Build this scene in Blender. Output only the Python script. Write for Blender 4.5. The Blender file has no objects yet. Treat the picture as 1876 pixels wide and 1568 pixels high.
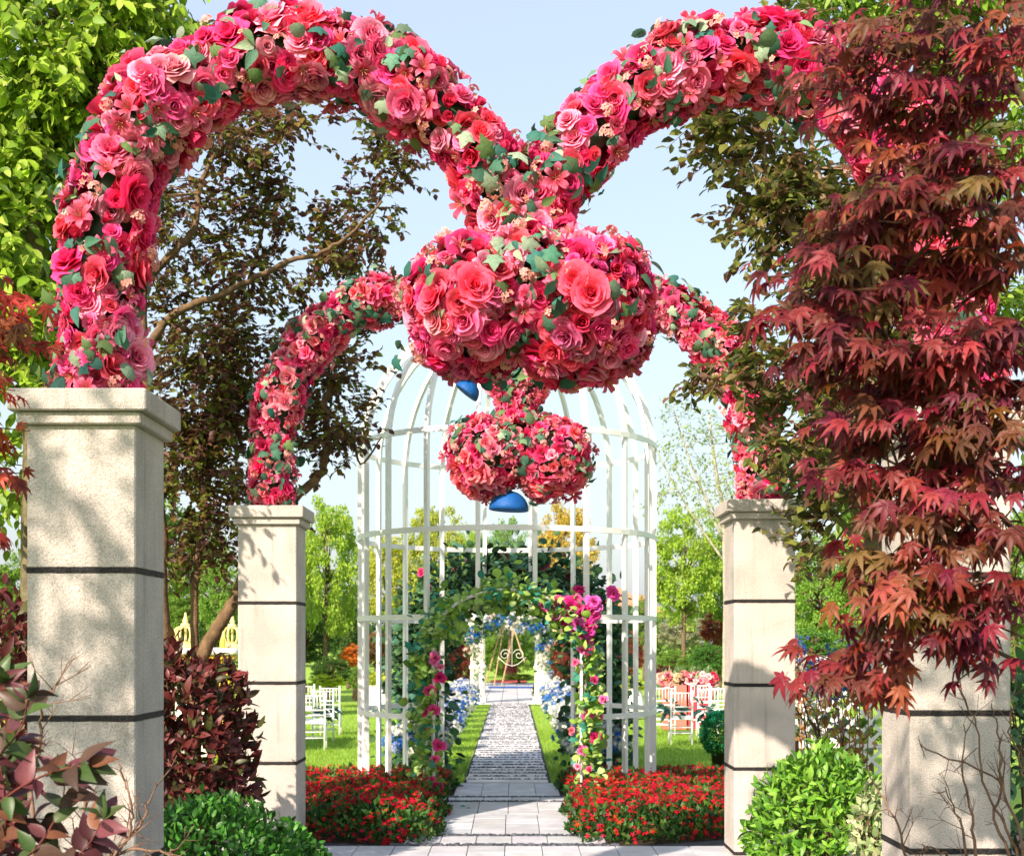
import bpy, math, time
import numpy as np
from mathutils import Matrix, Vector

# ------------------------------------------------------------------ camera, sky, sun
scene = bpy.context.scene
F_PX, CXP, HOR, CAMH = 2400.0, 938.0, 1175.0, 1.8
cam_d = bpy.data.cameras.new('camera')
cam_d.sensor_width = 36.0
cam_d.lens = 36.0 * F_PX / 1876.0
cam_d.shift_y = (HOR - 784.0) / 1876.0
cam_d.dof.use_dof = True
cam_d.dof.focus_distance = 7.5
cam_d.dof.aperture_fstop = 6.3
cam_d.clip_start = 0.1
cam_d.clip_end = 2000.0
cam = bpy.data.objects.new('camera', cam_d)
cam.location = (0, 0, CAMH)
cam.rotation_euler = (math.radians(90), 0, 0)
scene.collection.objects.link(cam)
scene.camera = cam

SUN_EL, SUN_AZ = 33.0, 212.0     # azimuth clockwise from +Y (view direction); light comes from behind left
sd = Vector((math.sin(math.radians(SUN_AZ)) * math.cos(math.radians(SUN_EL)),
             math.cos(math.radians(SUN_AZ)) * math.cos(math.radians(SUN_EL)),
             math.sin(math.radians(SUN_EL))))
world = bpy.data.worlds.new('World')
scene.world = world
world.use_nodes = True
wn = world.node_tree
wn.nodes.clear()
w_out = wn.nodes.new('ShaderNodeOutputWorld')
w_bg = wn.nodes.new('ShaderNodeBackground')
w_sky = wn.nodes.new('ShaderNodeTexSky')
w_sky.sky_type = 'NISHITA'
w_sky.sun_disc = False
w_sky.sun_elevation = math.radians(SUN_EL)
w_sky.sun_rotation = math.radians(SUN_AZ)
w_sky.air_density = 1.5
w_sky.dust_density = 3.0
w_sky.ozone_density = 3.0
w_bg.inputs['Strength'].default_value = 0.15
w_mix = wn.nodes.new('ShaderNodeMix'); w_mix.data_type = 'RGBA'      # the clear sky seen through an even pale haze
w_mix.inputs[0].default_value = 0.75
w_mix.inputs[7].default_value = (1.17, 1.27, 1.50, 1)
wn.links.new(w_sky.outputs[0], w_mix.inputs[6])
wn.links.new(w_mix.outputs[2], w_bg.inputs[0])
wn.links.new(w_bg.outputs[0], w_out.inputs[0])

sun_d = bpy.data.lights.new('sun', 'SUN')
sun_d.energy = 2.75
sun_d.angle = math.radians(0.6)
sun_d.color = (1.0, 0.83, 0.69)
sun = bpy.data.objects.new('sun', sun_d)
sun.rotation_euler = sd.to_track_quat('Z', 'Y').to_euler()
scene.collection.objects.link(sun)
scene.view_settings.view_transform = 'Standard'
scene.view_settings.look = 'None'
scene.view_settings.exposure = 1.78
scene.view_settings.gamma = 1.0
scene.view_settings.use_curve_mapping = False
scene.render.film_transparent = False
scene.cycles.max_bounces = 8
scene.cycles.transparent_max_bounces = 8

# ------------------------------------------------------------------ helpers
def P(x, y, D):
    return np.array([(x - CXP) * D / F_PX, D, CAMH + (HOR - y) * D / F_PX])
def GY(y):
    return CAMH * F_PX / (y - HOR)

COL = scene.collection
def norm(a):
    a = np.asarray(a, float)
    return a / (np.linalg.norm(a, axis=-1, keepdims=True) + 1e-9)

E3 = np.zeros((0, 3)); EQ = np.zeros((0, 4), int); ET = np.zeros((0, 3), int)
def piece(V, Q=None, T=None, C=(1, 1, 1)):
    V = np.asarray(V, float).reshape(-1, 3)
    Q = EQ if Q is None else np.asarray(Q, int).reshape(-1, 4)
    T = ET if T is None else np.asarray(T, int).reshape(-1, 3)
    C = np.asarray(C, float)
    if C.ndim == 1:
        C = np.tile(C, (len(V), 1))
    return (V, Q, T, C)
def join(ps):
    ps = [p for p in ps if p is not None and len(p[0])]
    Vs, Qs, Ts, Cs, n = [], [], [], [], 0
    for V, Q, T, C in ps:
        Vs.append(V); Qs.append(Q + n); Ts.append(T + n); Cs.append(C); n += len(V)
    if not Vs:
        return (E3, EQ, ET, E3)
    return (np.concatenate(Vs), np.concatenate(Qs), np.concatenate(Ts), np.concatenate(Cs))
def xf(p, R=None, t=None, s=1.0):
    V = p[0] * s
    if R is not None:
        V = V @ np.asarray(R).T
    if t is not None:
        V = V + np.asarray(t)
    return (V, p[1], p[2], p[3])
def tint(p, c):
    return (p[0], p[1], p[2], p[3] * np.asarray(c))
def spread(proto, M, pos, col=None):
    """copies of proto with (N,3,3) matrices and (N,3) positions baked into one piece"""
    N = len(pos)
    if N == 0:
        return (E3, EQ, ET, E3)
    V, Q, T, C = proto
    nv = len(V)
    VV = np.einsum('nij,vj->nvi', M, V) + pos[:, None, :]
    off = (np.arange(N) * nv)[:, None, None]
    QQ = (Q[None] + off).reshape(-1, 4); TT = (T[None] + off).reshape(-1, 3)
    CC = np.broadcast_to(C[None], (N, nv, 3))
    if col is not None:
        CC = CC * col[:, None, :]
    return (VV.reshape(-1, 3), QQ, TT, CC.reshape(-1, 3))
def to_mesh(name, p, mat, smooth=False):
    V, Q, T, C = p
    me = bpy.data.meshes.new(name)
    me.vertices.add(len(V))
    me.vertices.foreach_set('co', V.astype(np.float32).ravel())
    li = np.concatenate([Q.ravel(), T.ravel()]).astype(np.int32)
    me.loops.add(len(li))
    me.loops.foreach_set('vertex_index', li)
    me.polygons.add(len(Q) + len(T))
    ls = np.concatenate([np.arange(len(Q)) * 4, len(Q) * 4 + np.arange(len(T)) * 3]).astype(np.int32)
    me.polygons.foreach_set('loop_start', ls)
    if smooth:
        me.polygons.foreach_set('use_smooth', np.ones(len(ls), bool))
    ca = me.color_attributes.new('Col', 'FLOAT_COLOR', 'POINT')
    ca.data.foreach_set('color', np.concatenate([C, np.ones((len(C), 1))], 1).astype(np.float32).ravel())
    me.update(calc_edges=True)
    if not smooth:
        me.polygons.foreach_set('use_smooth', np.zeros(len(ls), bool))
    me.materials.append(mat)
    return me
def props(o, label=None, cat=None, group=None, kind=None):
    if label: o['label'] = label
    if cat: o['category'] = cat
    if group: o['group'] = group
    if kind: o['kind'] = kind
    return o
def thing(name, label, cat, loc=(0, 0, 0), group=None, rz=0.0):
    o = bpy.data.objects.new(name, None)
    o.empty_display_size = 0.2
    o.location = tuple(loc)
    o.rotation_euler = (0, 0, rz)
    COL.objects.link(o)
    return props(o, label, cat, group)
def obj(name, p, mat, parent=None, smooth=False, kind=None, label=None, cat=None, group=None, local=False):
    """local=False: p in world coordinates (parents that use it carry no rotation)"""
    me = p if isinstance(p, bpy.types.Mesh) else to_mesh(name, p, mat, smooth)
    o = bpy.data.objects.new(name, me)
    COL.objects.link(o)
    if parent is not None:
        o.parent = parent
        if not local:
            b = parent.location
            pp = parent.parent
            off = Vector(b)
            while pp is not None:
                off += pp.location; pp = pp.parent
            o.location = -off
    return props(o, label, cat, group, kind)
def copy_tree(o, parent=None):
    c = o.copy(); COL.objects.link(c); c.parent = parent
    for ch in list(o.children):
        copy_tree(ch, c)
    return c

# ---- primitives
def box(x0, x1, y0, y1, z0, z1, c=(1, 1, 1), ch=0.0):
    if ch <= 0:
        V = [(x, y, z) for z in (z0, z1) for (x, y) in ((x0, y0), (x1, y0), (x1, y1), (x0, y1))]
        Q = [(3, 2, 1, 0), (4, 5, 6, 7), (0, 1, 5, 4), (1, 2, 6, 5), (2, 3, 7, 6), (3, 0, 4, 7)]
        return piece(V, Q, None, c)
    rings = []
    for z, i in ((z0, ch), (z0 + ch, 0), (z1 - ch, 0), (z1, ch)):
        a, b, d, e = x0 + i, x1 - i, y0 + i, y1 - i
        k = ch
        rings.append([(a + k, d, z), (b - k, d, z), (b, d + k, z), (b, e - k, z), (b - k, e, z), (a + k, e, z), (a, e - k, z), (a, d + k, z)])
    V = [v for r in rings for v in r]
    Q, T = [], []
    for r in range(3):
        for k in range(8):
            Q.append((r * 8 + k, r * 8 + (k + 1) % 8, r * 8 + 8 + (k + 1) % 8, r * 8 + 8 + k))
    n = len(V); V += [((x0 + x1) / 2, (y0 + y1) / 2, z0), ((x0 + x1) / 2, (y0 + y1) / 2, z1)]
    for k in range(8):
        T.append(((k + 1) % 8, k, n)); T.append((24 + k, 24 + (k + 1) % 8, n + 1))
    return piece(V, Q, T, c)
def tube(pts, rad, n=6, c=(1, 1, 1), cap=True, square_up=None):
    pts = np.asarray(pts, float)
    m = len(pts)
    rad = np.broadcast_to(np.asarray(rad, float), (m,))
    tg = np.gradient(pts, axis=0); tg = norm(tg)
    ref = np.array([0, 0, 1.0]) if square_up is None else np.asarray(square_up, float)
    if square_up is None and abs(tg[0][2]) > .9:
        ref = np.array([1.0, 0, 0])
    u = norm(np.cross(tg[0], ref)); U = [u]
    for i in range(1, m):
        u = u - tg[i] * np.dot(u, tg[i])
        if np.linalg.norm(u) < 1e-6: u = np.cross(tg[i], ref)
        u = norm(u); U.append(u)
    U = np.array(U); W = np.cross(tg, U)
    a = np.arange(n) * 2 * math.pi / n + (math.pi / 4 if n == 4 else 0)
    V = pts[:, None] + rad[:, None, None] * (np.cos(a)[None, :, None] * U[:, None] + np.sin(a)[None, :, None] * W[:, None])
    i, j = np.meshgrid(np.arange(m - 1), np.arange(n), indexing='ij')
    Q = np.stack([i * n + j, i * n + (j + 1) % n, (i + 1) * n + (j + 1) % n, (i + 1) * n + j], -1).reshape(-1, 4)
    V = V.reshape(-1, 3)
    T = None
    if cap:
        k = len(V); V = np.concatenate([V, pts[:1], pts[-1:]])
        T = [((j + 1) % n, j, k) for j in range(n)] + [((m - 1) * n + j, (m - 1) * n + (j + 1) % n, k + 1) for j in range(n)]
    return piece(V, Q, T, c)
def lathe(prof, n=20, at=(0, 0, 0), c=(1, 1, 1), mod=None):
    prof = np.asarray(prof, float)
    a = np.arange(n) * 2 * math.pi / n
    r = prof[:, 0][:, None] * np.ones(n)[None]
    if mod is not None: r = r * mod(a)[None, :] ** (prof[:, 2:3] if prof.shape[1] > 2 else 1)
    V = np.stack([r * np.cos(a), r * np.sin(a), prof[:, 1][:, None] * np.ones(n)[None]], -1)
    m = len(prof)
    i, j = np.meshgrid(np.arange(m - 1), np.arange(n), indexing='ij')
    Q = np.stack([i * n + j, i * n + (j + 1) % n, (i + 1) * n + (j + 1) % n, (i + 1) * n + j], -1).reshape(-1, 4)
    return piece(V.reshape(-1, 3) + np.asarray(at), Q, None, c)
def smooth_path(pts, k=6):
    pts = np.asarray(pts, float)
    Pp = np.concatenate([[2 * pts[0] - pts[1]], pts, [2 * pts[-1] - pts[-2]]])
    out = []
    for i in range(1, len(Pp) - 2):
        p0, p1, p2, p3 = Pp[i - 1:i + 3]
        for t in np.linspace(0, 1, k, endpoint=False):
            out.append(.5 * ((2 * p1) + (-p0 + p2) * t + (2 * p0 - 5 * p1 + 4 * p2 - p3) * t * t + (-p0 + 3 * p1 - 3 * p2 + p3) * t ** 3))
    out.append(pts[-1])
    return np.array(out)
def ellipsoid(c, r, nu=16, nv=10, col=(1, 1, 1), rng=None, lump=0.0):
    th = np.linspace(0.001, math.pi - .001, nv)
    prof = np.stack([np.sin(th), -np.cos(th)], -1)
    p = lathe(prof, nu, c=col)
    V = p[0].copy()
    if rng is not None and lump:
        ph = rng.uniform(0, 6.28, 6); fr = rng.uniform(2, 5, (6, 3))
        d = sum(np.sin(V @ fr[k] + ph[k]) for k in range(6)) / 6
        V = V * (1 + lump * d[:, None])
    return (V * np.asarray(r) + np.asarray(c), p[1], p[2], p[3])

# ---- frames
def frames(d, up, s):
    """(N,3,3): columns x, y=d, z=normal ; scaled by s (N,)"""
    d = norm(d)
    x = norm(np.cross(d, up)); z = np.cross(x, d)
    M = np.stack([x, d, z], -1)
    return M * np.asarray(s)[:, None, None]
def frames_z(nrm, rng, s):
    nrm = norm(nrm)
    r = norm(rng.normal(size=nrm.shape))
    x = norm(np.cross(r, nrm)); y = np.cross(nrm, x)
    return np.stack([x, y, nrm], -1) * np.asarray(s)[:, None, None]

# ------------------------------------------------------------------ materials
def nodes_of(m):
    m.use_nodes = True
    nt = m.node_tree; nt.nodes.clear()
    return nt, nt.nodes.new('ShaderNodeOutputMaterial')
def attr_mat(name, rough=.5, transl=0.0, spec=.4, noise=0.0, nscale=8.0, bump=0.0, bscale=60.0, sheen=0.0):
    m = bpy.data.materials.new(name)
    nt, out = nodes_of(m); N = nt.nodes; L = nt.links
    at = N.new('ShaderNodeAttribute'); at.attribute_name = 'Col'
    oi = N.new('ShaderNodeObjectInfo')
    mul = N.new('ShaderNodeMix'); mul.data_type = 'RGBA'; mul.blend_type = 'MULTIPLY'; mul.inputs[0].default_value = 1
    L.new(at.outputs['Color'], mul.inputs[6]); L.new(oi.outputs['Color'], mul.inputs[7])
    col = mul.outputs[2]
    if noise:
        tc = N.new('ShaderNodeTexCoord'); nz = N.new('ShaderNodeTexNoise'); nz.inputs['Scale'].default_value = nscale
        nz.inputs['Detail'].default_value = 4
        L.new(tc.outputs['Object'], nz.inputs['Vector'])
        mr = N.new('ShaderNodeMapRange'); mr.inputs[1].default_value = .3; mr.inputs[2].default_value = .7
        mr.inputs[3].default_value = 1 - noise; mr.inputs[4].default_value = 1 + noise
        L.new(nz.outputs[0], mr.inputs[0])
        vm = N.new('ShaderNodeVectorMath'); vm.operation = 'SCALE'
        L.new(col, vm.inputs[0]); L.new(mr.outputs[0], vm.inputs['Scale'])
        col = vm.outputs[0]
    b = N.new('ShaderNodeBsdfPrincipled')
    b.inputs['Roughness'].default_value = rough
    b.inputs['Specular IOR Level'].default_value = spec
    L.new(col, b.inputs['Base Color'])
    if bump:
        tc2 = N.new('ShaderNodeTexCoord'); n2 = N.new('ShaderNodeTexNoise'); n2.inputs['Scale'].default_value = bscale
        L.new(tc2.outputs['Object'], n2.inputs['Vector'])
        bp = N.new('ShaderNodeBump'); bp.inputs['Strength'].default_value = bump; bp.inputs['Distance'].default_value = .01
        L.new(n2.outputs[0], bp.inputs['Height']); L.new(bp.outputs[0], b.inputs['Normal'])
    sh = b.outputs[0]
    if transl:
        t = N.new('ShaderNodeBsdfTranslucent'); ms = N.new('ShaderNodeMixShader'); ms.inputs[0].default_value = transl
        L.new(col, t.inputs[0]); L.new(sh, ms.inputs[1]); L.new(t.outputs[0], ms.inputs[2]); sh = ms.outputs[0]
    L.new(sh, out.inputs[0])
    return m
def stone_mat():
    m = bpy.data.materials.new('bush_hammered_granite')
    nt, out = nodes_of(m); N = nt.nodes; L = nt.links
    g = N.new('ShaderNodeTexCoord')
    def noise(s, d=3):
        n = N.new('ShaderNodeTexNoise'); n.inputs['Scale'].default_value = s; n.inputs['Detail'].default_value = d
        L.new(g.outputs['Object'], n.inputs['Vector']); return n
    a, b_, c_ = noise(170, 2), noise(3.5, 5), noise(60, 3)
    r1 = N.new('ShaderNodeValToRGB')
    r1.color_ramp.elements[0].position = .30; r1.color_ramp.elements[0].color = (.37, .34, .305, 1)
    r1.color_ramp.elements[1].position = .62; r1.color_ramp.elements[1].color = (.62, .585, .54, 1)
    L.new(a.outputs[0], r1.inputs[0])
    r2 = N.new('ShaderNodeValToRGB')
    r2.color_ramp.elements[0].position = .3; r2.color_ramp.elements[0].color = (.78, .77, .75, 1)
    r2.color_ramp.elements[1].position = .7; r2.color_ramp.elements[1].color = (1.05, 1.03, 1.0, 1)
    L.new(b_.outputs[0], r2.inputs[0])
    mx = N.new('ShaderNodeMix'); mx.data_type = 'RGBA'; mx.blend_type = 'MULTIPLY'; mx.inputs[0].default_value = 1
    L.new(r1.outputs[0], mx.inputs[6]); L.new(r2.outputs[0], mx.inputs[7])
    # vertical rain streaks
    mp = N.new('ShaderNodeMapping'); mp.inputs['Scale'].default_value = (9, 9, .5); L.new(g.outputs['Object'], mp.inputs[0])
    st = N.new('ShaderNodeTexNoise'); st.inputs['Scale'].default_value = 2; st.inputs['Detail'].default_value = 4; L.new(mp.outputs[0], st.inputs['Vector'])
    r3 = N.new('ShaderNodeMapRange'); r3.inputs[1].default_value = .55; r3.inputs[2].default_value = .8; r3.inputs[3].default_value = 1; r3.inputs[4].default_value = .70
    L.new(st.outputs[0], r3.inputs[0])
    vm = N.new('ShaderNodeVectorMath'); vm.operation = 'SCALE'; L.new(mx.outputs[2], vm.inputs[0]); L.new(r3.outputs[0], vm.inputs['Scale'])
    b = N.new('ShaderNodeBsdfPrincipled'); b.inputs['Roughness'].default_value = .85; b.inputs['Specular IOR Level'].default_value = .25
    L.new(vm.outputs[0], b.inputs['Base Color'])
    ad = N.new('ShaderNodeMath'); ad.operation = 'ADD'; L.new(a.outputs[0], ad.inputs[0]); L.new(c_.outputs[0], ad.inputs[1])
    bp = N.new('ShaderNodeBump'); bp.inputs['Strength'].default_value = .8; bp.inputs['Distance'].default_value = .006
    L.new(ad.outputs[0], bp.inputs['Height']); L.new(bp.outputs[0], b.inputs['Normal'])
    L.new(b.outputs[0], out.inputs[0])
    return m
def ground_mat(name, c0, c1, scale, scale2=None, c2=None, bump=.3, rough=.9):
    m = bpy.data.materials.new(name)
    nt, out = nodes_of(m); N = nt.nodes; L = nt.links
    g = N.new('ShaderNodeTexCoord')
    n1 = N.new('ShaderNodeTexNoise'); n1.inputs['Scale'].default_value = scale; n1.inputs['Detail'].default_value = 6
    L.new(g.outputs['Object'], n1.inputs['Vector'])
    r = N.new('ShaderNodeValToRGB'); r.color_ramp.elements[0].position = .35; r.color_ramp.elements[1].position = .65
    r.color_ramp.elements[0].color = (*c0, 1); r.color_ramp.elements[1].color = (*c1, 1)
    L.new(n1.outputs[0], r.inputs[0]); col = r.outputs[0]
    if c2 is not None:
        n2 = N.new('ShaderNodeTexNoise'); n2.inputs['Scale'].default_value = scale2; n2.inputs['Detail'].default_value = 3
        L.new(g.outputs['Object'], n2.inputs['Vector'])
        mr = N.new('ShaderNodeMapRange'); mr.inputs[1].default_value = .4; mr.inputs[2].default_value = .65
        L.new(n2.outputs[0], mr.inputs[0])
        mx = N.new('ShaderNodeMix'); mx.data_type = 'RGBA'
        L.new(mr.outputs[0], mx.inputs[0]); L.new(col, mx.inputs[6]); mx.inputs[7].default_value = (*c2, 1); col = mx.outputs[2]
    b = N.new('ShaderNodeBsdfPrincipled'); b.inputs['Roughness'].default_value = rough; b.inputs['Specular IOR Level'].default_value = .2
    L.new(col, b.inputs['Base Color'])
    bp = N.new('ShaderNodeBump'); bp.inputs['Strength'].default_value = bump; bp.inputs['Distance'].default_value = .03
    L.new(n1.outputs[0], bp.inputs['Height']); L.new(bp.outputs[0], b.inputs['Normal'])
    L.new(b.outputs[0], out.inputs[0])
    return m

M_LEAF = attr_mat('thin_leaf', .5, .45, .4, .12, 9)
M_GLOSS = attr_mat('glossy_leaf', .42, .25, .32, .15, 12)
M_SILKLEAF = attr_mat('silk_leaf', .6, .28, .3, .2, 5, .25, 14)
M_PETAL = attr_mat('silk_petal', .72, .28, .12, .16, 7, .2, 16)
M_BARK = attr_mat('bark', .85, 0, .2, .35, 14, .8, 40)
M_WHITE = attr_mat('white_painted_steel', .38, 0, .5, .06, 3, .15, 25)
M_PLAIN = attr_mat('painted_surface', .5, 0, .4, .08, 4)
M_DOME = attr_mat('blue_foam', .62, 0, .35, .18, 9, .4, 60)
M_STONE = stone_mat()
M_JOINT = attr_mat('black_joint_filler', .7, 0, .3, .4, 60, .8, 90)
M_TILE = attr_mat('pale_granite_paver', .68, 0, .35, .13, 5, .35, 130)
M_PEBBLE = attr_mat('dark_pebble', .45, 0, .5, .2, 30)
M_LAWN = ground_mat('lawn', (.20, .35, .035), (.29, .46, .06), 9, .5, (.25, .38, .05), .6)
M_SOIL = ground_mat('bed_soil', (.03, .022, .014), (.07, .05, .03), 12)
M_BED = ground_mat('pebble_bed', (.02, .022, .026), (.09, .09, .1), 60)
M_RENDER = attr_mat('cream_render', .8, 0, .2, .06, 3)

# ------------------------------------------------------------------ leaf and flower shapes
def grid_leaf(wfun, n=5, fold=.25, curl=.25, c0=(1, 1, 1), c1=(1, 1, 1), mid=(1.15, 1.15, 1.05)):
    t = np.linspace(0, 1, n + 1)
    w = wfun(t)
    V, C = [], []
    for k in range(n + 1):
        z = -curl * t[k] ** 2
        y = t[k] * (1 - .08 * curl)
        c = np.array(c0) * (1 - t[k]) + np.array(c1) * t[k]
        V += [(-w[k], y, z + w[k] * fold), (0, y, z), (w[k], y, z + w[k] * fold)]
        C += [c, c * np.array(mid), c]
    Q = []
    for k in range(n):
        a = 3 * k
        Q += [(a, a + 1, a + 4, a + 3), (a + 1, a + 2, a + 5, a + 4)]
    return piece(V, Q, None, np.array(C))
OVAL = lambda w, p=.9: (lambda t: w * np.sin(np.pi * np.clip(t, 0, 1) ** p) ** .8 + .004)
LEAF_MED = grid_leaf(OVAL(.27, .85), 4, .3, .2)
LEAF_LONG = grid_leaf(OVAL(.19, .95), 5, .25, .35)
LEAF_SMALL = piece([(0, 0, 0), (-.26, .45, .07), (.26, .45, .07), (0, 1, -.12), (0, .5, 0)], None,
                   [(0, 4, 1), (0, 2, 4), (1, 4, 3), (4, 2, 3)])
POINTED = lambda w: (lambda t: w * np.sin(np.pi * np.clip(t, 0, 1) ** .8) ** .85 * (1 - .45 * t) + .003)
LEAF_BIG = grid_leaf(POINTED(.30), 7, .38, .30)
LEAF_WIDE = piece([(0, 0, 0), (-.34, .42, .09), (.34, .42, .09), (0, 1, -.14), (0, .5, 0), (-.22, .78, .02), (.22, .78, .02)], None,
                  [(0, 4, 1), (0, 2, 4), (1, 4, 5), (4, 2, 6), (5, 4, 3), (4, 6, 3)])
def fan(outline, col=(1, 1, 1), dome=.12, center=(0, .35)):
    o = np.array(outline, float); n = len(o)
    r = np.linalg.norm(o - np.array(center), axis=1)
    V = [(center[0], center[1], dome * .35)] + [(o[k, 0], o[k, 1], -dome * r[k] ** 2 * 1.5) for k in range(n)]
    T = [(0, 1 + (k + 1) % n, 1 + k) for k in range(n)]
    C = np.array([np.array(col) * 1.15] + [np.array(col)] * n)
    return piece(V, None, T, C)
IVY = fan([(0, .02), (.2, -.05), (.42, .1), (.3, .3), (.5, .5), (.24, .6), (.16, .78), (0, 1.02),
           (-.16, .78), (-.24, .6), (-.5, .5), (-.3, .3), (-.42, .1), (-.2, -.05)], dome=.3)
ROUND = fan([(0, 0), (.22, .03), (.4, .22), (.43, .5), (.3, .8), (0, 1.0), (-.3, .8), (-.43, .5), (-.4, .22), (-.22, .03)], dome=.35, center=(0, .45))
def maple_leaf():
    lobes = [(-118, .34), (-76, .66), (-38, .9), (0, 1.0), (38, .9), (76, .66), (118, .34)]
    ps = []
    for a, l in lobes:
        a = math.radians(a); w = .125 * (.6 + .5 * l)
        pts, C = [], []
        for k, t in enumerate((0.0, .38, .72, 1.0)):
            ww = (.45, 1, .62, 0.02)[k] * w
            z = -.5 * (t * l) ** 2
            pts += [(-ww, t * l, z + ww * .35), (0, t * l, z), (ww, t * l, z + ww * .35)]
            C += [(1, 1, 1), (1.25, 1.12, 1.05), (1, 1, 1)]
        V = np.array(pts)
        R = np.array([[math.cos(a), math.sin(a), 0], [-math.sin(a), math.cos(a), 0], [0, 0, 1]])
        Q = []
        for k in range(3):
            b = 3 * k; Q += [(b, b + 1, b + 4, b + 3), (b + 1, b + 2, b + 5, b + 4)]
        ps.append(piece(V @ R.T, Q, None, np.array(C)))
    ps.append(tube([(0, 0, 0), (0, -.3, .03)], .012, 3, (.9, .6, .5), cap=False))
    return join(ps)
MAPLE = maple_leaf()

def rose(rng, n=17, inner=(.62, .008, .07), outer=(.88, .12, .22), gu=4, gv=4, openness=1.0, seedrot=0.0):
    ps = []
    for i in range(n):
        f = (i + .3) / n
        phi = i * 2.39996 + rng.uniform(-.25, .25)
        w = (.26 + .42 * f) * rng.uniform(.9, 1.12)          # half angular-ish width
        L = (.40 + .30 * f) * rng.uniform(.9, 1.08)
        th0 = math.radians(2 + 42 * f * openness); th1 = math.radians(-18 + 118 * f ** 1.15 * openness + rng.uniform(-10, 10))
        r0 = .015 + .10 * f
        u = np.linspace(-1, 1, gu); v = np.linspace(0, 1, gv)
        V = np.zeros((gv, gu, 3)); C = np.zeros((gv, gu, 3))
        r, z = r0, -.05 - .18 * f
        pr, pz = [r], [z]
        for k in range(1, gv):
            th = th0 + (th1 - th0) * (k / (gv - 1))
            r += math.sin(th) * L / (gv - 1); z += math.cos(th) * L / (gv - 1)
            pr.append(r); pz.append(z)
        wr = rng.uniform(0, 6.28)
        for k in range(gv):
            wid = w * (.45 + .62 * math.sin(math.pi * (.12 + .66 * v[k])))
            ang_r = max(pr[k], .10 + .05 * f)
            for j in range(gu):
                off = u[j] * wid
                a = off / ang_r if ang_r > .3 else off / (.18 + ang_r * .45)
                a = max(-2.2, min(2.2, a)) * .8
                rr = pr[k] + .05 * abs(u[j]) ** 2 * (1 - f)
                edge = v[k] ** 2.2 + .25 * u[j] ** 2 * v[k]
                zz = pz[k] - .10 * (u[j] ** 2) * v[k] + .05 * math.sin(wr + 3.5 * u[j]) * v[k] ** 2
                V[k, j] = (rr * math.cos(phi + a), rr * math.sin(phi + a), zz)
                e = min(1, edge * (.55 + .6 * f))
                C[k, j] = np.array(inner) * (1 - e) + np.array(outer) * e
        i_, j_ = np.meshgrid(np.arange(gv - 1), np.arange(gu - 1), indexing='ij')
        Q = np.stack([i_ * gu + j_, i_ * gu + j_ + 1, (i_ + 1) * gu + j_ + 1, (i_ + 1) * gu + j_], -1).reshape(-1, 4)
        ps.append(piece(V.reshape(-1, 3), Q, None, C.reshape(-1, 3)))
    return join(ps)   # about unit diameter 1.2 -> scaled by diameter
def petals(n, L, w, lift, recurve, c0, c1, seg=3, twist=0.0):
    ps = []
    for k in range(n):
        a = 2 * math.pi * k / n + twist
        t = np.linspace(0, 1, seg + 1)
        ww = w * np.sin(np.pi * (t * .88 + .1)) ** .8
        r = .04 + L * np.sin(t * 1.25) / math.sin(1.25); z = lift * np.sin(t * math.pi * .6) - recurve * t ** 3
        V, C = [], []
        for i in range(seg + 1):
            for s in (-1, 0, 1):
                x, y = r[i], s * ww[i]
                V.append((x * math.cos(a) - y * math.sin(a), x * math.sin(a) + y * math.cos(a), z[i] + abs(s) * .03))
                cc = np.array(c0) * (1 - t[i]) + np.array(c1) * t[i]
                C.append(cc * (.85 if s == 0 else 1.0))
        Q = []
        for i in range(seg):
            b = 3 * i; Q += [(b, b + 1, b + 4, b + 3), (b + 1, b + 2, b + 5, b + 4)]
        ps.append(piece(V, Q, None, np.array(C)))
    return join(ps)
def lily():
    a = petals(3, .55, .15, .45, .22, (.55, .03, .05), (.92, .22, .40), 4)
    b = petals(3, .52, .12, .40, .22, (.55, .04, .05), (.92, .28, .46), 4, math.pi / 3)
    st = [tube([(0, 0, 0), (.06 * math.cos(k), .06 * math.sin(k), .25), (.14 * math.cos(k), .14 * math.sin(k), .42)], .012, 3, (.75, .45, .25), False) for k in np.arange(5) * 1.256]
    return join([a, b] + st)
def blossom_spray(rng, c0=(.85, .30, .26), c1=(.92, .52, .50), n=9):
    one = join([petals(5, .5, .2, .12, .05, c0, c1, 2), ellipsoid((0, 0, .06), (.1, .1, .07), 5, 4, (.8, .65, .15))])
    ps = []
    for k in range(n):
        d = norm(rng.normal(size=3) + np.array([0, 0, .6]))
        M = frames_z(d[None], rng, np.array([.36]))[0]
        ps.append(xf(one, M, d * np.array([.38, .38, .3])))
    return join(ps)

R0 = np.random.default_rng(7)
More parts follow.
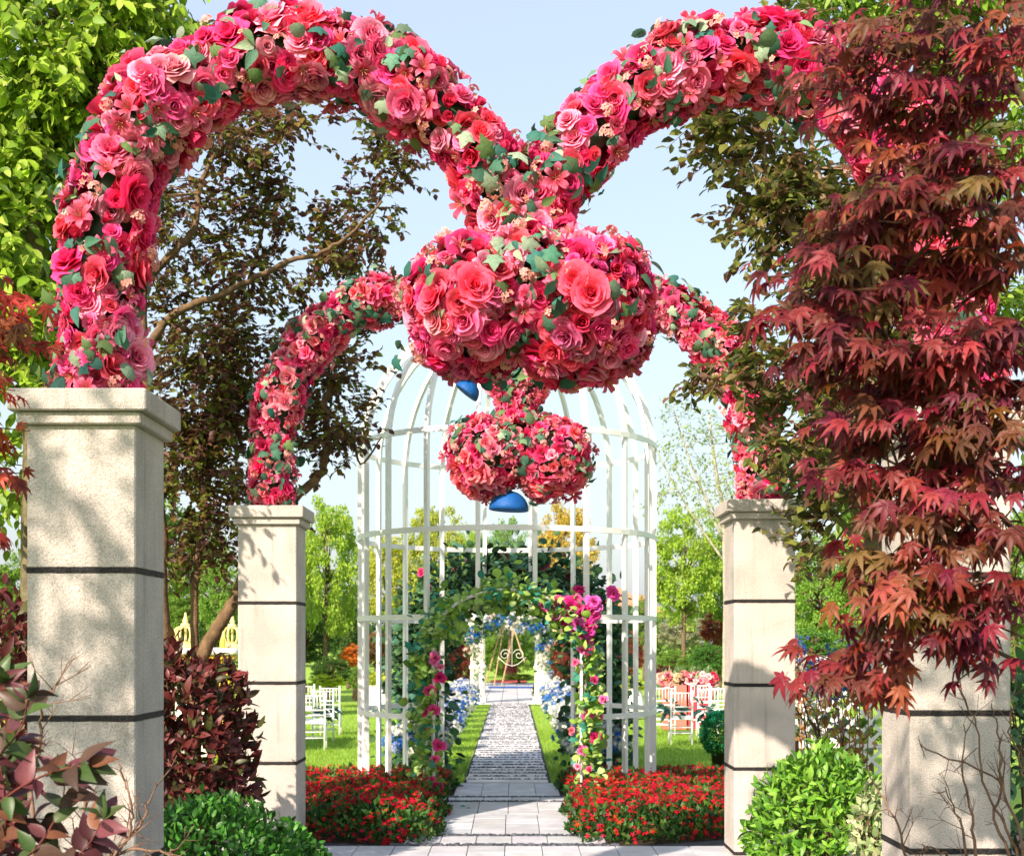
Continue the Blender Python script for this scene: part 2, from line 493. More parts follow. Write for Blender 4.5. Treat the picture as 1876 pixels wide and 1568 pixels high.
# ------------------------------------------------------------------ leaf distribution
def in_view_key(pos):
    D = pos[:, 1]
    x = CXP + F_PX * pos[:, 0] / D; y = HOR - F_PX * (pos[:, 2] - CAMH) / D
    inside = (x > -10) & (x < 1886) & (y > -10) & (y < 1578)
    return inside, x, y
def place(parent, part_name, rest_name, protos, idx, M, pos, col, mat, nmax=300, rng=R0, smooth=False, key=None, meshes=None):
    """first nmax most visible pieces become objects of their own, the rest one stuff part"""
    base = np.array(parent.location)
    inside, _, _ = in_view_key(pos)
    k = (pos[:, 1] if key is None else key) + (~inside) * 1e3
    order = np.argsort(k)
    sel = [i for i in order[:nmax] if inside[i]]
    selset = np.zeros(len(pos), bool); selset[sel] = True
    if meshes is None:
        meshes = [to_mesh(part_name, p, mat, smooth) for p in protos]
    for i in sel:
        o = bpy.data.objects.new(part_name, meshes[idx[i]])
        m4 = np.eye(4); m4[:3, :3] = M[i]; m4[:3, 3] = pos[i] - base
        o.parent = parent
        o.matrix_basis = Matrix(m4.tolist())
        o.color = (*[float(v) for v in col[i]], 1.0)
        COL.objects.link(o)
    rest = ~selset
    ps = []
    for j, p in enumerate(protos):
        w = rest & (idx == j)
        if w.any():
            ps.append(spread(p, M[w], pos[w], col[w]))
    if ps:
        obj(rest_name, join(ps), mat, parent, smooth, kind='stuff')
    return meshes

def jitter_cols(rng, palette, n, v=.18, weights=None):
    pal = np.array(palette)
    c = pal[rng.choice(len(pal), n, p=weights)]
    return c * (1 + rng.normal(0, v, (n, 1))).clip(.5, 1.6)

def twigs(rng, cen, out, ntw, L, k, size, droop=.3, side=.8, upj=.45, spreadv=.7, startr=.3):
    """cen (N,3) clump centres, out (N,3) growth directions -> leaf pos, M, twig lines"""
    N = len(cen)
    c = np.repeat(cen, ntw, 0); o = np.repeat(norm(out), ntw, 0)
    n = len(c)
    st = c + rng.normal(0, startr * L, (n, 3))
    d = norm(o + rng.normal(0, spreadv, (n, 3)))
    Ls = L * rng.uniform(.55, 1.25, n)
    t = (np.arange(k) + .6) / k
    pos = st[:, None] + d[:, None] * (Ls[:, None] * t[None])[..., None]
    pos[..., 2] -= droop * .5 * Ls[:, None] * t[None] ** 2
    sv = norm(np.cross(d, np.array([0, 0, 1.0]) + rng.normal(0, .3, (n, 3))))
    sgn = np.where(np.arange(k) % 2 == 0, 1.0, -1.0)
    ld = d[:, None] * .6 + sv[:, None] * sgn[None, :, None] * side + rng.normal(0, .25, (n, k, 3))
    ld[..., 2] -= droop
    up = np.array([0, 0, 1.0]) + rng.normal(0, upj, (n, k, 3))
    s = size * rng.uniform(.65, 1.2, (n, k))
    M = frames(ld.reshape(-1, 3), up.reshape(-1, 3), s.reshape(-1))
    ends = st + d * Ls[:, None]; ends[:, 2] -= droop * .5 * Ls
    return pos.reshape(-1, 3), M, st, ends

def twig_tubes(a, b, r, c):
    """many thin 3-sided twigs in one piece"""
    a = np.asarray(a); b = np.asarray(b)
    d = norm(b - a); x = norm(np.cross(d, np.array([.3, .5, .8]))); y = np.cross(d, x)
    rr = np.broadcast_to(np.asarray(r, float), (len(a),))[:, None]
    vs = []
    for k in range(3):
        ang = k * 2.094
        o = (math.cos(ang) * x + math.sin(ang) * y)
        vs.append(a + o * rr)
    for k in range(3):
        ang = k * 2.094
        o = (math.cos(ang) * x + math.sin(ang) * y)
        vs.append(b + o * rr * .5)
    V = np.stack(vs, 1).reshape(-1, 3)
    n = len(a); off = (np.arange(n) * 6)[:, None, None]
    Q = (np.array([[0, 1, 4, 3], [1, 2, 5, 4], [2, 0, 3, 5]])[None] + off).reshape(-1, 4)
    return piece(V, Q, None, c)

def ell_clumps(rng, ells):
    """ells: (center, radii, n) -> clump centres and outward directions"""
    cs, os_ = [], []
    for c, r, n in ells:
        u = norm(rng.normal(size=(n, 3))); rad = rng.uniform(.15, 1, (n, 1)) ** .45
        p = np.asarray(c) + u * rad * np.asarray(r)
        cs.append(p); os_.append(u)
    return np.concatenate(cs), np.concatenate(os_)

def nearest_links(rng, cen, lines):
    pts = np.concatenate(lines)
    d = ((cen[:, None] - pts[None]) ** 2).sum(-1)
    return pts[d.argmin(1)], np.sqrt(d.min(1))

def tree(name, label, cat, base, trunks, ells, leafp, size, palette, ntw=7, L=.35, k=8, droop=.35, nparts=0,
         bark=(.16, .11, .07), mat=None, group=None, rng=R0, link=.010, weights=None, side=.8, upj=.45, maxlink=3.0, smooth=False, vj=.18, spreadv=.7):
    mat = mat or M_LEAF
    th = thing(name, label, cat, base, group)
    lines, ps = [], []
    for pts, r0, r1 in trunks:
        sp = smooth_path(pts, 5)
        sp = sp + rng.normal(0, r0 * .12, sp.shape)
        lines.append(sp)
        ps.append(tube(sp, np.linspace(r0, r1, len(sp)), 7, bark))
    cen, out = ell_clumps(rng, ells)
    a, dist = nearest_links(rng, cen, lines)
    ok = dist < maxlink
    mid = (a + cen) / 2 + rng.normal(0, .06, cen.shape) + np.array([0, 0, -.05])
    ps.append(twig_tubes(a[ok], mid[ok], link, bark)); ps.append(twig_tubes(mid[ok], cen[ok], link * .6, bark))
    obj('trunk', join(ps), M_BARK, th, True)
    pos, M, st, en = twigs(rng, cen, out + np.array([0, 0, .2]), ntw, L, k, size, droop, side, upj, spreadv)
    obj('twigs', twig_tubes(st, en, link * .35, np.array(bark) * .9), M_BARK, th, kind='stuff')
    col = jitter_cols(rng, palette, len(pos), vj, weights)
    place(th, 'leaf', 'crown', [leafp], np.zeros(len(pos), int), M, pos, col, mat, nparts, rng, smooth)
    return th

# ================================================================== GROUND
def sheet(name, x0, x1, y0, y1, z, mat, nx=2, ny=2):
    xs = np.linspace(x0, x1, nx); ys = np.linspace(y0, y1, ny)
    X, Y = np.meshgrid(xs, ys)
    V = np.stack([X, Y, np.full_like(X, z)], -1).reshape(-1, 3)
    i, j = np.meshgrid(np.arange(ny - 1), np.arange(nx - 1), indexing='ij')
    Q = np.stack([i * nx + j, i * nx + j + 1, (i + 1) * nx + j + 1, (i + 1) * nx + j], -1).reshape(-1, 4)
    return obj(name, piece(V, Q), mat, kind='structure')
AX = -0.06                      # axis of the path and the birdcage
CAGE_Y, CAGE_R = 15.9, 1.775
lawn = sheet('lawn', -600, 600, -60, 900, -.03, M_LAWN)
props(lawn, 'bright green mown lawn stretching behind the flower beds', 'lawn')

# plaza: a bed of dark pebbles with pavers on it; rows open where the pebble strips show
plaza = obj('plaza', piece([(-7, 1, -.012), (7, 1, -.012), (7, 12.3, -.012), (-7, 12.3, -.012),
                            (AX - .95, 12.3, -.012), (AX + .95, 12.3, -.012), (AX + .95, 16.75, -.012), (AX - .95, 16.75, -.012)],
                           [(0, 1, 2, 3), (4, 5, 6, 7)]), M_BED, kind='structure')
rng = np.random.default_rng(11)
tile_n = 0
def paver(x0, x1, y0, y1):
    g = .0028
    z = rng.uniform(-.0015, .0015)
    v = rng.normal(0, .055)
    c = np.array([.45, .465, .49]) * (1 + v) + rng.normal(0, .006, 3)
    p = box(x0 + g, x1 - g, y0 + g, y1 - g, -.012, .02 + z, c, .004)
    return obj('paver', p, M_TILE, plaza)
y = 9.2
row = 0
PW = .32
def row_of(y0, y1, xa, xb, sh):
    x = xa
    while x < xb:
        a, b = max(x, xa), min(x + PW, xb)
        if b - a > .05:
            paver(a, b, y0, y1)
        x += PW
yy = 11.43
while yy > 8.0:
    row_of(yy - .34, yy, -3.26, 3.24, 1); yy -= .34; row += 1
row_of(11.56, 12.0, AX - .9, AX + .9, 0)
yy = 12.12
while yy < 14.5:
    row_of(yy, min(yy + .36, 14.56), AX - .64 - (.3 if yy > 13.2 else 0), AX + .64 + (.3 if yy > 13.2 else 0), 1); yy += .36; row += 1
row_of(14.68, 15.0, AX - .9, AX + .9, 0)
row_of(15.1, 15.75, AX - .62, AX + .62, 0)
row_of(15.75, 16.5, AX - .62, AX + .62, 0)
# far foreground pavers outside the corridor, either side under the pillars
for i in range(0):
    pass
def pebble_strip(y0, y1, xa, xb, n, k=1.0, z=.014):
    c = np.stack([rng.uniform(xa, xb, n), rng.uniform(y0, y1, n), np.full(n, z)], -1)
    pr = ellipsoid((0, 0, 0), (1, .75, .6), 7, 5)
    s = rng.uniform(.015, .032, n) * k
    M = frames_z(np.array([[0, 0, 1.0]] * n) + rng.normal(0, .2, (n, 3)), rng, s)
    col = np.array([[.045, .05, .06]]) * rng.uniform(.5, 2.2, (n, 1))
    return spread(pr, M, c, col)
obj('pebbles', join([pebble_strip(11.44, 11.55, AX - 1.0, AX + 1.0, 420), pebble_strip(12.01, 12.11, AX - .9, AX + .9, 380),
                     pebble_strip(14.57, 14.67, AX - .9, AX + .9, 330), pebble_strip(15.01, 15.09, AX - .9, AX + .9, 300)]),
    M_PEBBLE, plaza, True, kind='stuff')

# garden path of transverse slabs on pebbles
path = obj('garden_path', piece([(AX - .56, 16.75, .0), (AX + .56, 16.75, .0), (AX + .56, 60, .0), (AX - .56, 60, .0)], [(0, 1, 2, 3)]), M_BED, kind='structure')
yy = 16.6
k = 0
slab_pts = []
while yy < 37.4:
    wob = rng.normal(0, .008, 2)
    c = np.array([.55, .545, .54]) * (1 + rng.normal(0, .07))
    d = .325
    obj('slab', box(AX - .53 + wob[0], AX + .53 + wob[1], yy, yy + d, -.012, .020 + rng.normal(0, .002), c, .006), M_TILE, path)
    slab_pts.append(yy + d + .04)
    yy += .405; k += 1
obj('pebbles', join([pebble_strip(s - .036, s + .036, AX - .53, AX + .53, 62, .75, .020) for s in slab_pts]), M_PEBBLE, path, True, kind='stuff')
for r_ in range(20):
    for q in range(-3, 4):
        y0 = 37.6 + r_ * 1.0
        if y0 > 56: break
        obj('slab', box(AX + q * .5 - .245, AX + q * .5 + .245, y0, y0 + .98, -.01, .02, np.array([.46, .46, .47]) * (1 + rng.normal(0, .06)), .01), M_TILE, path)
obj('blue_mat', box(AX - .85, AX + 1.1, 50, 51.2, .03, .05, (.01, .06, .32)), M_PLAIN, None, label='narrow blue mat lying across the far end of the path', cat='mat')
obj('red_carpet', box(AX - .9, AX + .7, 57.5, 60.5, .0, .03, (.5, .07, .06)), M_PLAIN, None, label='faded red carpet strip beyond the blue mat', cat='carpet')

# grass blades near the beds
def blades(n, xr, yr, excl):
    x = rng.uniform(*xr, n); y = rng.uniform(yr[0], yr[1], n)
    m = excl(x, y); x, y = x[m], y[m]; n = len(x)
    h = rng.uniform(.03, .07, n); a = rng.uniform(0, 6.28, n); w = .006
    lean = rng.normal(0, .02, (n, 2))
    b0 = np.stack([x - w * np.cos(a), y - w * np.sin(a), np.full(n, -.035)], -1)
    b1 = np.stack([x + w * np.cos(a), y + w * np.sin(a), np.full(n, -.035)], -1)
    t = np.stack([x + lean[:, 0], y + lean[:, 1], h - .03], -1)
    V = np.stack([b0, b1, t], 1).reshape(-1, 3)
    c = np.array([.27, .44, .05]) * rng.uniform(.65, 1.25, (n, 1))
    return piece(V, None, (np.arange(n * 3)).reshape(-1, 3), np.repeat(c, 3, 0))
g1 = blades(90000, (-5.5, 5.5), (16.4, 27), lambda x, y: np.abs(x - AX) > .57)
g2 = blades(60000, (-9, 9), (24, 38), lambda x, y: np.abs(x - AX) > .57)
obj('grass', join([g1, g2]), M_LEAF, None, kind='stuff', label='short green grass blades on either side of the slab path', cat='grass')

# ================================================================== PILLARS
def pillar(xin, yf, side, label):
    w = .5
    x0, x1 = (xin - w, xin) if side < 0 else (xin, xin + w)
    y0, y1 = yf, yf + w
    th = thing('stone_pillar', label, 'pillar', ((x0 + x1) / 2, (y0 + y1) / 2, 0), 'granite pillars carrying the flower arches')
    js = [.07, .76, 1.445, 2.13]
    lv = [-.02] + js + [2.80]
    for a, b in zip(lv[:-1], lv[1:]):
        g = .0105
        c = np.array([1, 1, 1]) * rng.uniform(.95, 1.04)
        obj('stone_block', box(x0, x1, y0, y1, a + (g if a > 0 else 0), b - (g if b < 2.7 else 0), c, .006), M_STONE, th)
    for j in js:
        # uneven black mastic squeezed slightly out of the joint
        n = 40
        tt = np.linspace(0, 1, n, endpoint=False)
        per = []
        for s in range(4):
            for q in range(14):
                f = q / 14
                cx, cy = [(x0 + f * w, y0), (x1, y0 + f * w), (x1 - f * w, y1), (x0, y1 - f * w)][s]
                per.append((cx, cy))
        per = np.array(per); cen = np.array([(x0 + x1) / 2, (y0 + y1) / 2])
        dirs = np.sign(per - cen) * (np.abs(per - cen) > w / 2 - 1e-4)
        e = .0025 + rng.uniform(-.001, .0015, len(per))[:, None]
        o = per + dirs * e
        m = len(per)
        zb = j - .0115 - rng.uniform(0, .003, m); zt = j + .0115 + rng.uniform(0, .003, m)
        inn = cen + (per - cen) * .94
        V = np.concatenate([np.c_[inn, np.full(m, j - .008)], np.c_[o, zb], np.c_[o, zt], np.c_[inn, np.full(m, j + .008)]])
        i_, k_ = np.meshgrid(np.arange(3), np.arange(m), indexing='ij')
        Q = np.stack([i_ * m + k_, i_ * m + (k_ + 1) % m, (i_ + 1) * m + (k_ + 1) % m, (i_ + 1) * m + k_], -1).reshape(-1, 4)
        obj('black_joint', piece(V, Q, None, (.018, .016, .016)), M_JOINT, th)
    e = .035
    obj('cap_moulding', box(x0 - e, x1 + e, y0 - e, y1 + e, 2.80, 2.856, (1, 1, 1), .006), M_STONE, th)
    e = .068
    obj('cap', box(x0 - e, x1 + e, y0 - e, y1 + e, 2.858, 2.958, (1, 1, 1), .006), M_STONE, th)
    return th
pillar(-1.74, 6.05, -1, 'broad near stone pillar with dappled sun, standing behind the large purple-green leaves')
pillar(1.975, 6.5, 1, 'near stone pillar largely hidden by the red Japanese maple')
pillar(-1.843, 11.2, -1, 'farther pale stone pillar between the dark red bush and the white birdcage')
pillar(1.815, 10.7, 1, 'farther pale stone pillar rising behind the bright green rounded shrub')

# ================================================================== FLOWER ARCHES
ROSES = [rose(np.random.default_rng(21), 26, (.62, .004, .12), (.95, .22, .42), 5, 5),
         rose(np.random.default_rng(22), 24, (.66, .012, .15), (.97, .40, .54), 5, 5),
         rose(np.random.default_rng(23), 26, (.58, .003, .10), (.88, .07, .26), 5, 5),
         rose(np.random.default_rng(24), 22, (.70, .006, .06), (.93, .14, .22), 5, 5, openness=.8),
         rose(np.random.default_rng(25), 22, (.60, .004, .15), (.92, .13, .38), 5, 5, openness=.85)]
ROSES.append(rose(np.random.default_rng(26), 11, (.55, .004, .06), (.80, .06, .16), 5, 5, openness=.30))
ROSES_LO = [rose(np.random.default_rng(31 + i), 11, a, b, 3, 3) for i, (a, b) in enumerate(
            [((.66, .008, .11), (.94, .18, .33)), ((.70, .03, .14), (.96, .40, .48)), ((.58, .004, .09), (.84, .07, .22)), ((.76, .03, .09), (.95, .28, .32))])]
LILY = lily()
SPRAY = blossom_spray(np.random.default_rng(5))
TEAL = [(.05, .16, .10), (.08, .20, .13), (.03, .10, .06), (.12, .22, .10), (.28, .38, .26), (.03, .14, .11), (.09, .16, .05), (.18, .29, .19)]

def poisson(rng, sampler, rmin, tries):
    pts, nr = np.zeros((0, 3)), np.zeros((0, 3))
    for _ in range(tries // 200):
        p, n = sampler(200)
        for a, b in zip(p, n):
            if len(pts) == 0 or ((pts - a) ** 2).sum(1).min() > rmin * rmin:
                pts = np.concatenate([pts, a[None]]); nr = np.concatenate([nr, b[None]])
    return pts, nr
def tube_sampler(rng, path, rad):
    seg = np.linalg.norm(np.diff(path, axis=0), axis=1); cs = np.concatenate([[0], np.cumsum(seg)])
    tg = norm(np.gradient(path, axis=0))
    def f(n):
        s = rng.uniform(0, cs[-1], n)
        c = np.stack([np.interp(s, cs, path[:, i]) for i in range(3)], -1)
        t = norm(np.stack([np.interp(s, cs, tg[:, i]) for i in range(3)], -1))
        r = np.interp(s, cs, rad)
        yv = np.array([0, -1.0, 0]); u = norm(np.cross(t, yv)); v = np.cross(u, t)
        a = rng.uniform(0, 2 * math.pi, n)
        nn = np.cos(a)[:, None] * u + np.sin(a)[:, None] * v
        rr = r * (1 + rng.uniform(-.10, .22, n) + .10 * np.sin(s * 9.0))
        return c + nn * rr[:, None], nn
    return f
def ball_sampler(rng, cen, rad):
    cen = np.array(cen); rad = np.array(rad)
    def f(n):
        u = norm(rng.normal(size=(n, 3)))
        lobe = 1 - .05 * np.cos(u[:, :1] * 6.6 - .5) * (.5 - u[:, 2:3]) + .04 * np.sin(u[:, 2:3] * 6 + u[:, :1] * 3) - .30 * np.exp(-((u[:, :1] + .06) / .27) ** 2) * np.clip(-u[:, 2:3], 0, 1) - .14 * np.exp(-((u[:, :1] - .1) / .2) ** 2) * np.clip(u[:, 2:3], 0, 1)
        p = u * rad * lobe * (1 + rng.uniform(-.05, .06, (n, 1)))
        return cen + p, norm(u / rad)
    return f
def lobes_sampler(rng, cen, rad):
    L_ = [(cen + np.array([-.275, 0, -.01]), np.array([.30, .36, .305])), (cen + np.array([.275, 0, -.02]), np.array([.31, .37, .325])), (cen + np.array([.0, 0, .07]), np.array([.26, .33, .27]))]
    def f(n):
        ps, ns = [], []
        for i, (c, r_) in enumerate(L_):
            u = norm(rng.normal(size=(n // 2, 3)))
            b = 1 + .05 * np.sin(u[:, :1] * 5 + i) * np.sin(u[:, 2:3] * 4 + 2 * i)
            p = c + u * r_ * b * (1 + rng.uniform(-.06, .08, (len(u), 1)))
            ok = np.ones(len(u), bool)
            for j, (c2, r2) in enumerate(L_):
                if j != i: ok &= (((p - c2) / r2) ** 2).sum(1) > .93
            ps.append(p[ok]); ns.append(norm(u / r_)[ok])
        p, n_ = np.concatenate(ps), np.concatenate(ns)
        k = rng.permutation(len(p))[:n]
        return p[k], n_[k]
    return f
def avoid_ball(fn, cen, rad, k=.92):
    def f(n):
        p, nn = fn(n)
        m = (((p - cen) / rad) ** 2).sum(1) > k
        return p[m], nn[m]
    return f

def heart_arch(seed, D, DL, DR, left, right, ballc, ballr, label, dens, roses, rs, nmax, trad, leafsz, group):
    rng = np.random.default_rng(seed)
    th = thing('flower_arch', label, 'flower arch', (P(940, HOR, D)[0], D, 2.96), group)
    paths = []
    for pl in (left, right):
        xl, xr = left[0][0], right[0][0]
        pts = np.array([P(x, y, DL + (DR - DL) * (x - xl) / (xr - xl)) for x, y in pl]); sp = smooth_path(pts, 8)
        sp[:, 1] += rng.normal(0, .01, len(sp))
        rad = np.interp(np.linspace(0, 1, len(sp)), np.linspace(0, 1, len(trad)), trad)
        paths.append((sp, rad))
    cen = P(*ballc, D); br = np.array(ballr)
    core = [tube(sp, rad * .72, 10, (.02, .06, .03)) for sp, rad in paths] + [ellipsoid(cen + np.array([sx * .275, 0, 0]), np.array([.245, .29, .25]), 18, 12, (.02, .06, .03), rng, .05) for sx in (-1, 1)]
    obj('foam_core', join(core), M_PLAIN, th, True)
    pts, nr = [], []
    for sp, rad in paths:            # a collar of roses where each leg meets its cap
        e = sp[0] if sp[0][2] < 3.3 else sp[-1]
        for a in np.arange(9) * 2 * math.pi / 9:
            d_ = np.array([math.cos(a), math.sin(a), .1]); pts.append((np.array([e[0], e[1], 3.03]) + d_ * rad[0] * .93)[None]); nr.append(d_[None])
    for k, (sp, rad) in enumerate(paths):
        fn = avoid_ball(tube_sampler(rng, sp, rad), cen, br)
        p, n = poisson(rng, fn, dens, 12000); pts.append(p); nr.append(n)
    fn = lobes_sampler(rng, cen, br)
    p, n = poisson(rng, fn, dens, 9000); pts.append(p); nr.append(n)
    pts = np.concatenate(pts); nr = np.concatenate(nr)
    # keep them off the pillar cap
    m = pts[:, 2] > 2.975; pts, nr = pts[m], nr[m]
    n = len(pts)
    # front-facing first
    key = nr[:, 1] * .5 + pts[:, 1] * .2
    kind = rng.choice(3, n, p=[.76, .10, .14])
    # roses
    w = kind == 0
    nn = norm(nr[w] + rng.normal(0, .28, (w.sum(), 3)))
    s = rs * rng.choice([.6, .8, 1.0, 1.15, 1.35], w.sum(), p=[.14, .24, .30, .22, .10]) * rng.uniform(.92, 1.08, w.sum())
    M = frames_z(nn, rng, s)
    # regional colour drift, as different bunches were bought
    idx = rng.choice(len(roses), w.sum())
    col = (1 + rng.normal(0, .10, (w.sum(), 1))) * np.array([1, 1, 1]) * (1 + rng.normal(0, .05, (w.sum(), 3)))
    place(th, 'rose', 'roses', roses, idx, M, pts[w] + nr[w] * .01, col.clip(.5, 1.3), M_PETAL, nmax, rng, True, key[w])
    w = kind == 1
    nn = norm(nr[w] + rng.normal(0, .35, (w.sum(), 3)))
    M = frames_z(nn, rng, rs * rng.uniform(.85, 1.2, w.sum()))
    place(th, 'lily', 'lilies', [LILY], np.zeros(w.sum(), int), M, pts[w] + nr[w] * .03, np.ones((w.sum(), 3)) * rng.uniform(.8, 1.15, (w.sum(), 1)), M_PETAL, 80, rng, True, key[w])
    w = kind == 2
    nn = norm(nr[w] + rng.normal(0, .35, (w.sum(), 3)))
    M = frames_z(nn, rng, rs * rng.uniform(.7, 1.0, w.sum()))
    place(th, 'blossom_spray', 'blossom_sprays', [SPRAY], np.zeros(w.sum(), int), M, pts[w] + nr[w] * .045, np.ones((w.sum(), 3)) * rng.uniform(.85, 1.1, (w.sum(), 1)), M_PETAL, 80, rng, True, key[w])
    # leaves
    lp, ln = [], []
    for k, (sp, rad) in enumerate(paths):
        p, n_ = avoid_ball(tube_sampler(rng, sp, rad), cen, br)(700); lp.append(p); ln.append(n_)
    p, n_ = lobes_sampler(rng, cen, br)(230); lp.append(p); ln.append(n_)
    # sprays of several leaves pushed in between the blooms
    for k, (sp, rad) in enumerate(paths + [None]) if False else enumerate(paths):
        p, n_ = avoid_ball(tube_sampler(rng, sp, rad), cen, br)(42); q_ = np.repeat(p, 6, 0) + rng.normal(0, .03, (len(p) * 6, 3)); lp.append(q_); ln.append(norm(np.repeat(n_, 6, 0) + rng.normal(0, .5, q_.shape)))
    p, n_ = lobes_sampler(rng, cen, br)(44); p = p[np.abs(p[:, 0] - cen[0]) > -.1]; n_ = n_[:len(p)]
    q_ = np.repeat(p, 7, 0) + rng.normal(0, .035, (len(p) * 7, 3)); lp.append(q_); ln.append(norm(np.repeat(n_, 7, 0) + rng.normal(0, .5, q_.shape)))
    lp = np.concatenate(lp); ln = np.concatenate(ln)
    m = lp[:, 2] > 3.0; lp, ln = lp[m], ln[m]
    # clumped: keep where a noise field is high
    f = np.sin(lp[:, 0] * 9 + 1) + np.sin(lp[:, 2] * 11 + seed) + np.sin(lp[:, 0] * 17 + lp[:, 2] * 13)
    m = f + rng.normal(0, .8, len(f)) > .1; lp, ln = lp[m], ln[m]
    r = norm(rng.normal(size=lp.shape)); tang = norm(np.cross(ln, r))
    d = norm(tang + ln * rng.uniform(-.1, .7, (len(lp), 1)))
    sz = leafsz * rng.uniform(.6, 1.35, len(lp))
    M = frames(d, ln + rng.normal(0, .25, ln.shape), sz)
    lp = lp + ln * rng.uniform(.02, .08, (len(lp), 1))
    idx = rng.choice(3, len(lp), p=[.48, .14, .38])
    place(th, 'leaf', 'leaves', [IVY, ROUND, LEAF_BIG], idx, M, lp, jitter_cols(rng, TEAL, len(lp), .2), M_SILKLEAF, 300, rng, True, ln[:, 1] * .5 + lp[:, 1] * .2)
    return th, cen, br

Lp = [(183, 722), (183, 640), (186, 540), (194, 440), (214, 340), (258, 245), (330, 172), (420, 124), (520, 102), (620, 110), (710, 142), (790, 192), (850, 250), (900, 320), (935, 400), (955, 470)]
Rp = [(1753, 745), (1755, 660), (1750, 560), (1735, 460), (1702, 360), (1650, 270), (1580, 195), (1490, 135), (1390, 105), (1290, 115), (1205, 150), (1130, 205), (1070, 262), (1015, 330), (980, 400), (960, 470)]
RAD = [.138, .145, .155, .16, .155, .145, .135, .13, .125]
heart_arch(101, 6.52, 6.30, 6.75, Lp, Rp, (967, 562), (.54, .42, .33), 'near double arch of pink and red roses dipping to a large flower ball', .060, ROSES, .110, 300, RAD, .086,
           'rose covered double arches on the pillars')
def sc(pl, kx=.5714, xs=0):
    return [(CXP + (x - 938) * kx + xs, HOR + (y - 1175) * kx) for x, y in pl]
L2 = [(500, 922), (500, 860), (502, 800), (510, 745), (530, 690), (560, 640), (605, 592), (655, 560), (715, 545), (775, 555), (830, 585), (880, 630), (912, 680), (935, 730), (945, 790)]
R2 = [(1395, 930), (1390, 870), (1383, 800), (1372, 740), (1350, 685), (1315, 635), (1270, 592), (1220, 562), (1165, 550), (1110, 560), (1060, 592), (1010, 635), (975, 685), (955, 735), (947, 790)]
heart_arch(202, 11.2, 11.45, 10.95, L2, R2, (950, 836), (.555, .45, .33), 'farther double arch of pink roses with its ball hanging before the birdcage', .070, ROSES_LO, .108, 300, RAD, .085,
           'rose covered double arches on the pillars')

# blue half domes hanging below the two flower balls
def dome(c, r, tilt, label, ywire):
    p = ellipsoid((0, 0, 0), (1, 1, 1), 28, 17, (.002, .085, .32))
    V = p[0].copy(); keep = V[:, 2] > -.001
    V[:, 2] = np.maximum(V[:, 2], -.04); lowr = ~keep
    V[lowr] *= np.array([.96, .96, 1])
    V = V * r * np.array([1, 1, .95])
    R = np.array(Matrix.Rotation(math.radians(tilt), 3, 'Y'))
    th = thing('blue_half_dome', label, 'ornament', c, 'blue half domes under the flower balls')
    obj('shell', (V @ R.T + np.asarray(c), p[1], p[2], p[3]), M_DOME, th, True)
    a = np.asarray(c) + R @ np.array([0, 0, r * .93])
    obj('hook', tube([a, a + np.array([0, 0, .10])], .004, 5, (.05, .12, .2)), M_PLAIN, th)
dome(P(932, 934, 11.15), .170, 3, 'blue half dome hanging level below the smaller, farther flower ball', 0)
dome(P(854, 720, 6.45), .066, 38, 'small tilted blue half dome below the larger, nearer flower ball', 0)

# ================================================================== BIRDCAGE
cg = thing('birdcage_gazebo', 'tall white domed birdcage gazebo of square steel bars standing in the red flower beds', 'gazebo', (AX, CAGE_Y, 0))
angs = [10.0, 29.5, 48.5, 66.5, 84.0]
HS = 4.0      # springing of the dome
WC = (.84, .84, .82)
def cage_xy(a, r=CAGE_R):
    a = math.radians(a)
    return AX + r * math.sin(a), CAGE_Y - r * math.cos(a)
posts = []
for a in angs:
    posts += [a, -a, 180 - a, 180 + a]
for a in posts:
    x, y_ = cage_xy(a)
    door = abs(((a + 180) % 360) - 180) < 15 or abs(a - 180) < 15
    z0 = 2.22 if door else 0
    tt = np.linspace(0, math.pi / 2 - .03, 15)
    pts = [(x, y_, z0), (x, y_, 1.2 if not door else 2.6), (x, y_, 3.0), (x, y_, HS)]
    for t in tt[1:]:
        r = CAGE_R * math.cos(t)
        px, py = cage_xy(a, r)
        pts.append((px, py, HS + CAGE_R * math.sin(t)))
    R_ = .032 if not door else .029
    dirv = np.array([math.sin(math.radians(a)), -math.cos(math.radians(a)), 0])
    obj('bar', tube(pts, R_ * 1.1, 4, WC, square_up=dirv), M_WHITE, cg)
def ring(z, a0, a1, r=CAGE_R, h=.03, t=.012, name='ring'):
    n = max(4, int(abs(a1 - a0) / 5))
    A = np.linspace(a0, a1, n + 1)
    V = []
    for a in A:
        for rr, zz in ((r - t, z - h), (r + t, z - h), (r + t, z + h), (r - t, z + h)):
            px, py = cage_xy(a, rr); V.append((px, py, zz))
    Q = []
    for i in range(n):
        for k_ in range(4):
            Q.append((i * 4 + k_, i * 4 + (k_ + 1) % 4, i * 4 + 4 + (k_ + 1) % 4, i * 4 + 4 + k_))
    if abs(a1 - a0) < 359:
        Q += [(3, 2, 1, 0), (n * 4, n * 4 + 1, n * 4 + 2, n * 4 + 3)]
    return obj(name, piece(V, Q, None, WC), M_WHITE, cg)
ring(4.12, 0, 360, CAGE_R + .022)
ring(3.03, 0, 360, CAGE_R + .022)
for z in (2.07, .97, .10):
    ring(z, 29.5, 150.5, CAGE_R + .02, name='rail'); ring(z, -29.5, -150.5, CAGE_R + .02, name='rail')
obj('finial', lathe([(.0, 5.80), (.09, 5.80), (.07, 5.86), (.11, 5.92), (.11, 6.0), (.03, 6.1), (.05, 6.16), (0, 6.24)], 14, (AX, CAGE_Y, 0), WC), M_WHITE, cg, True)

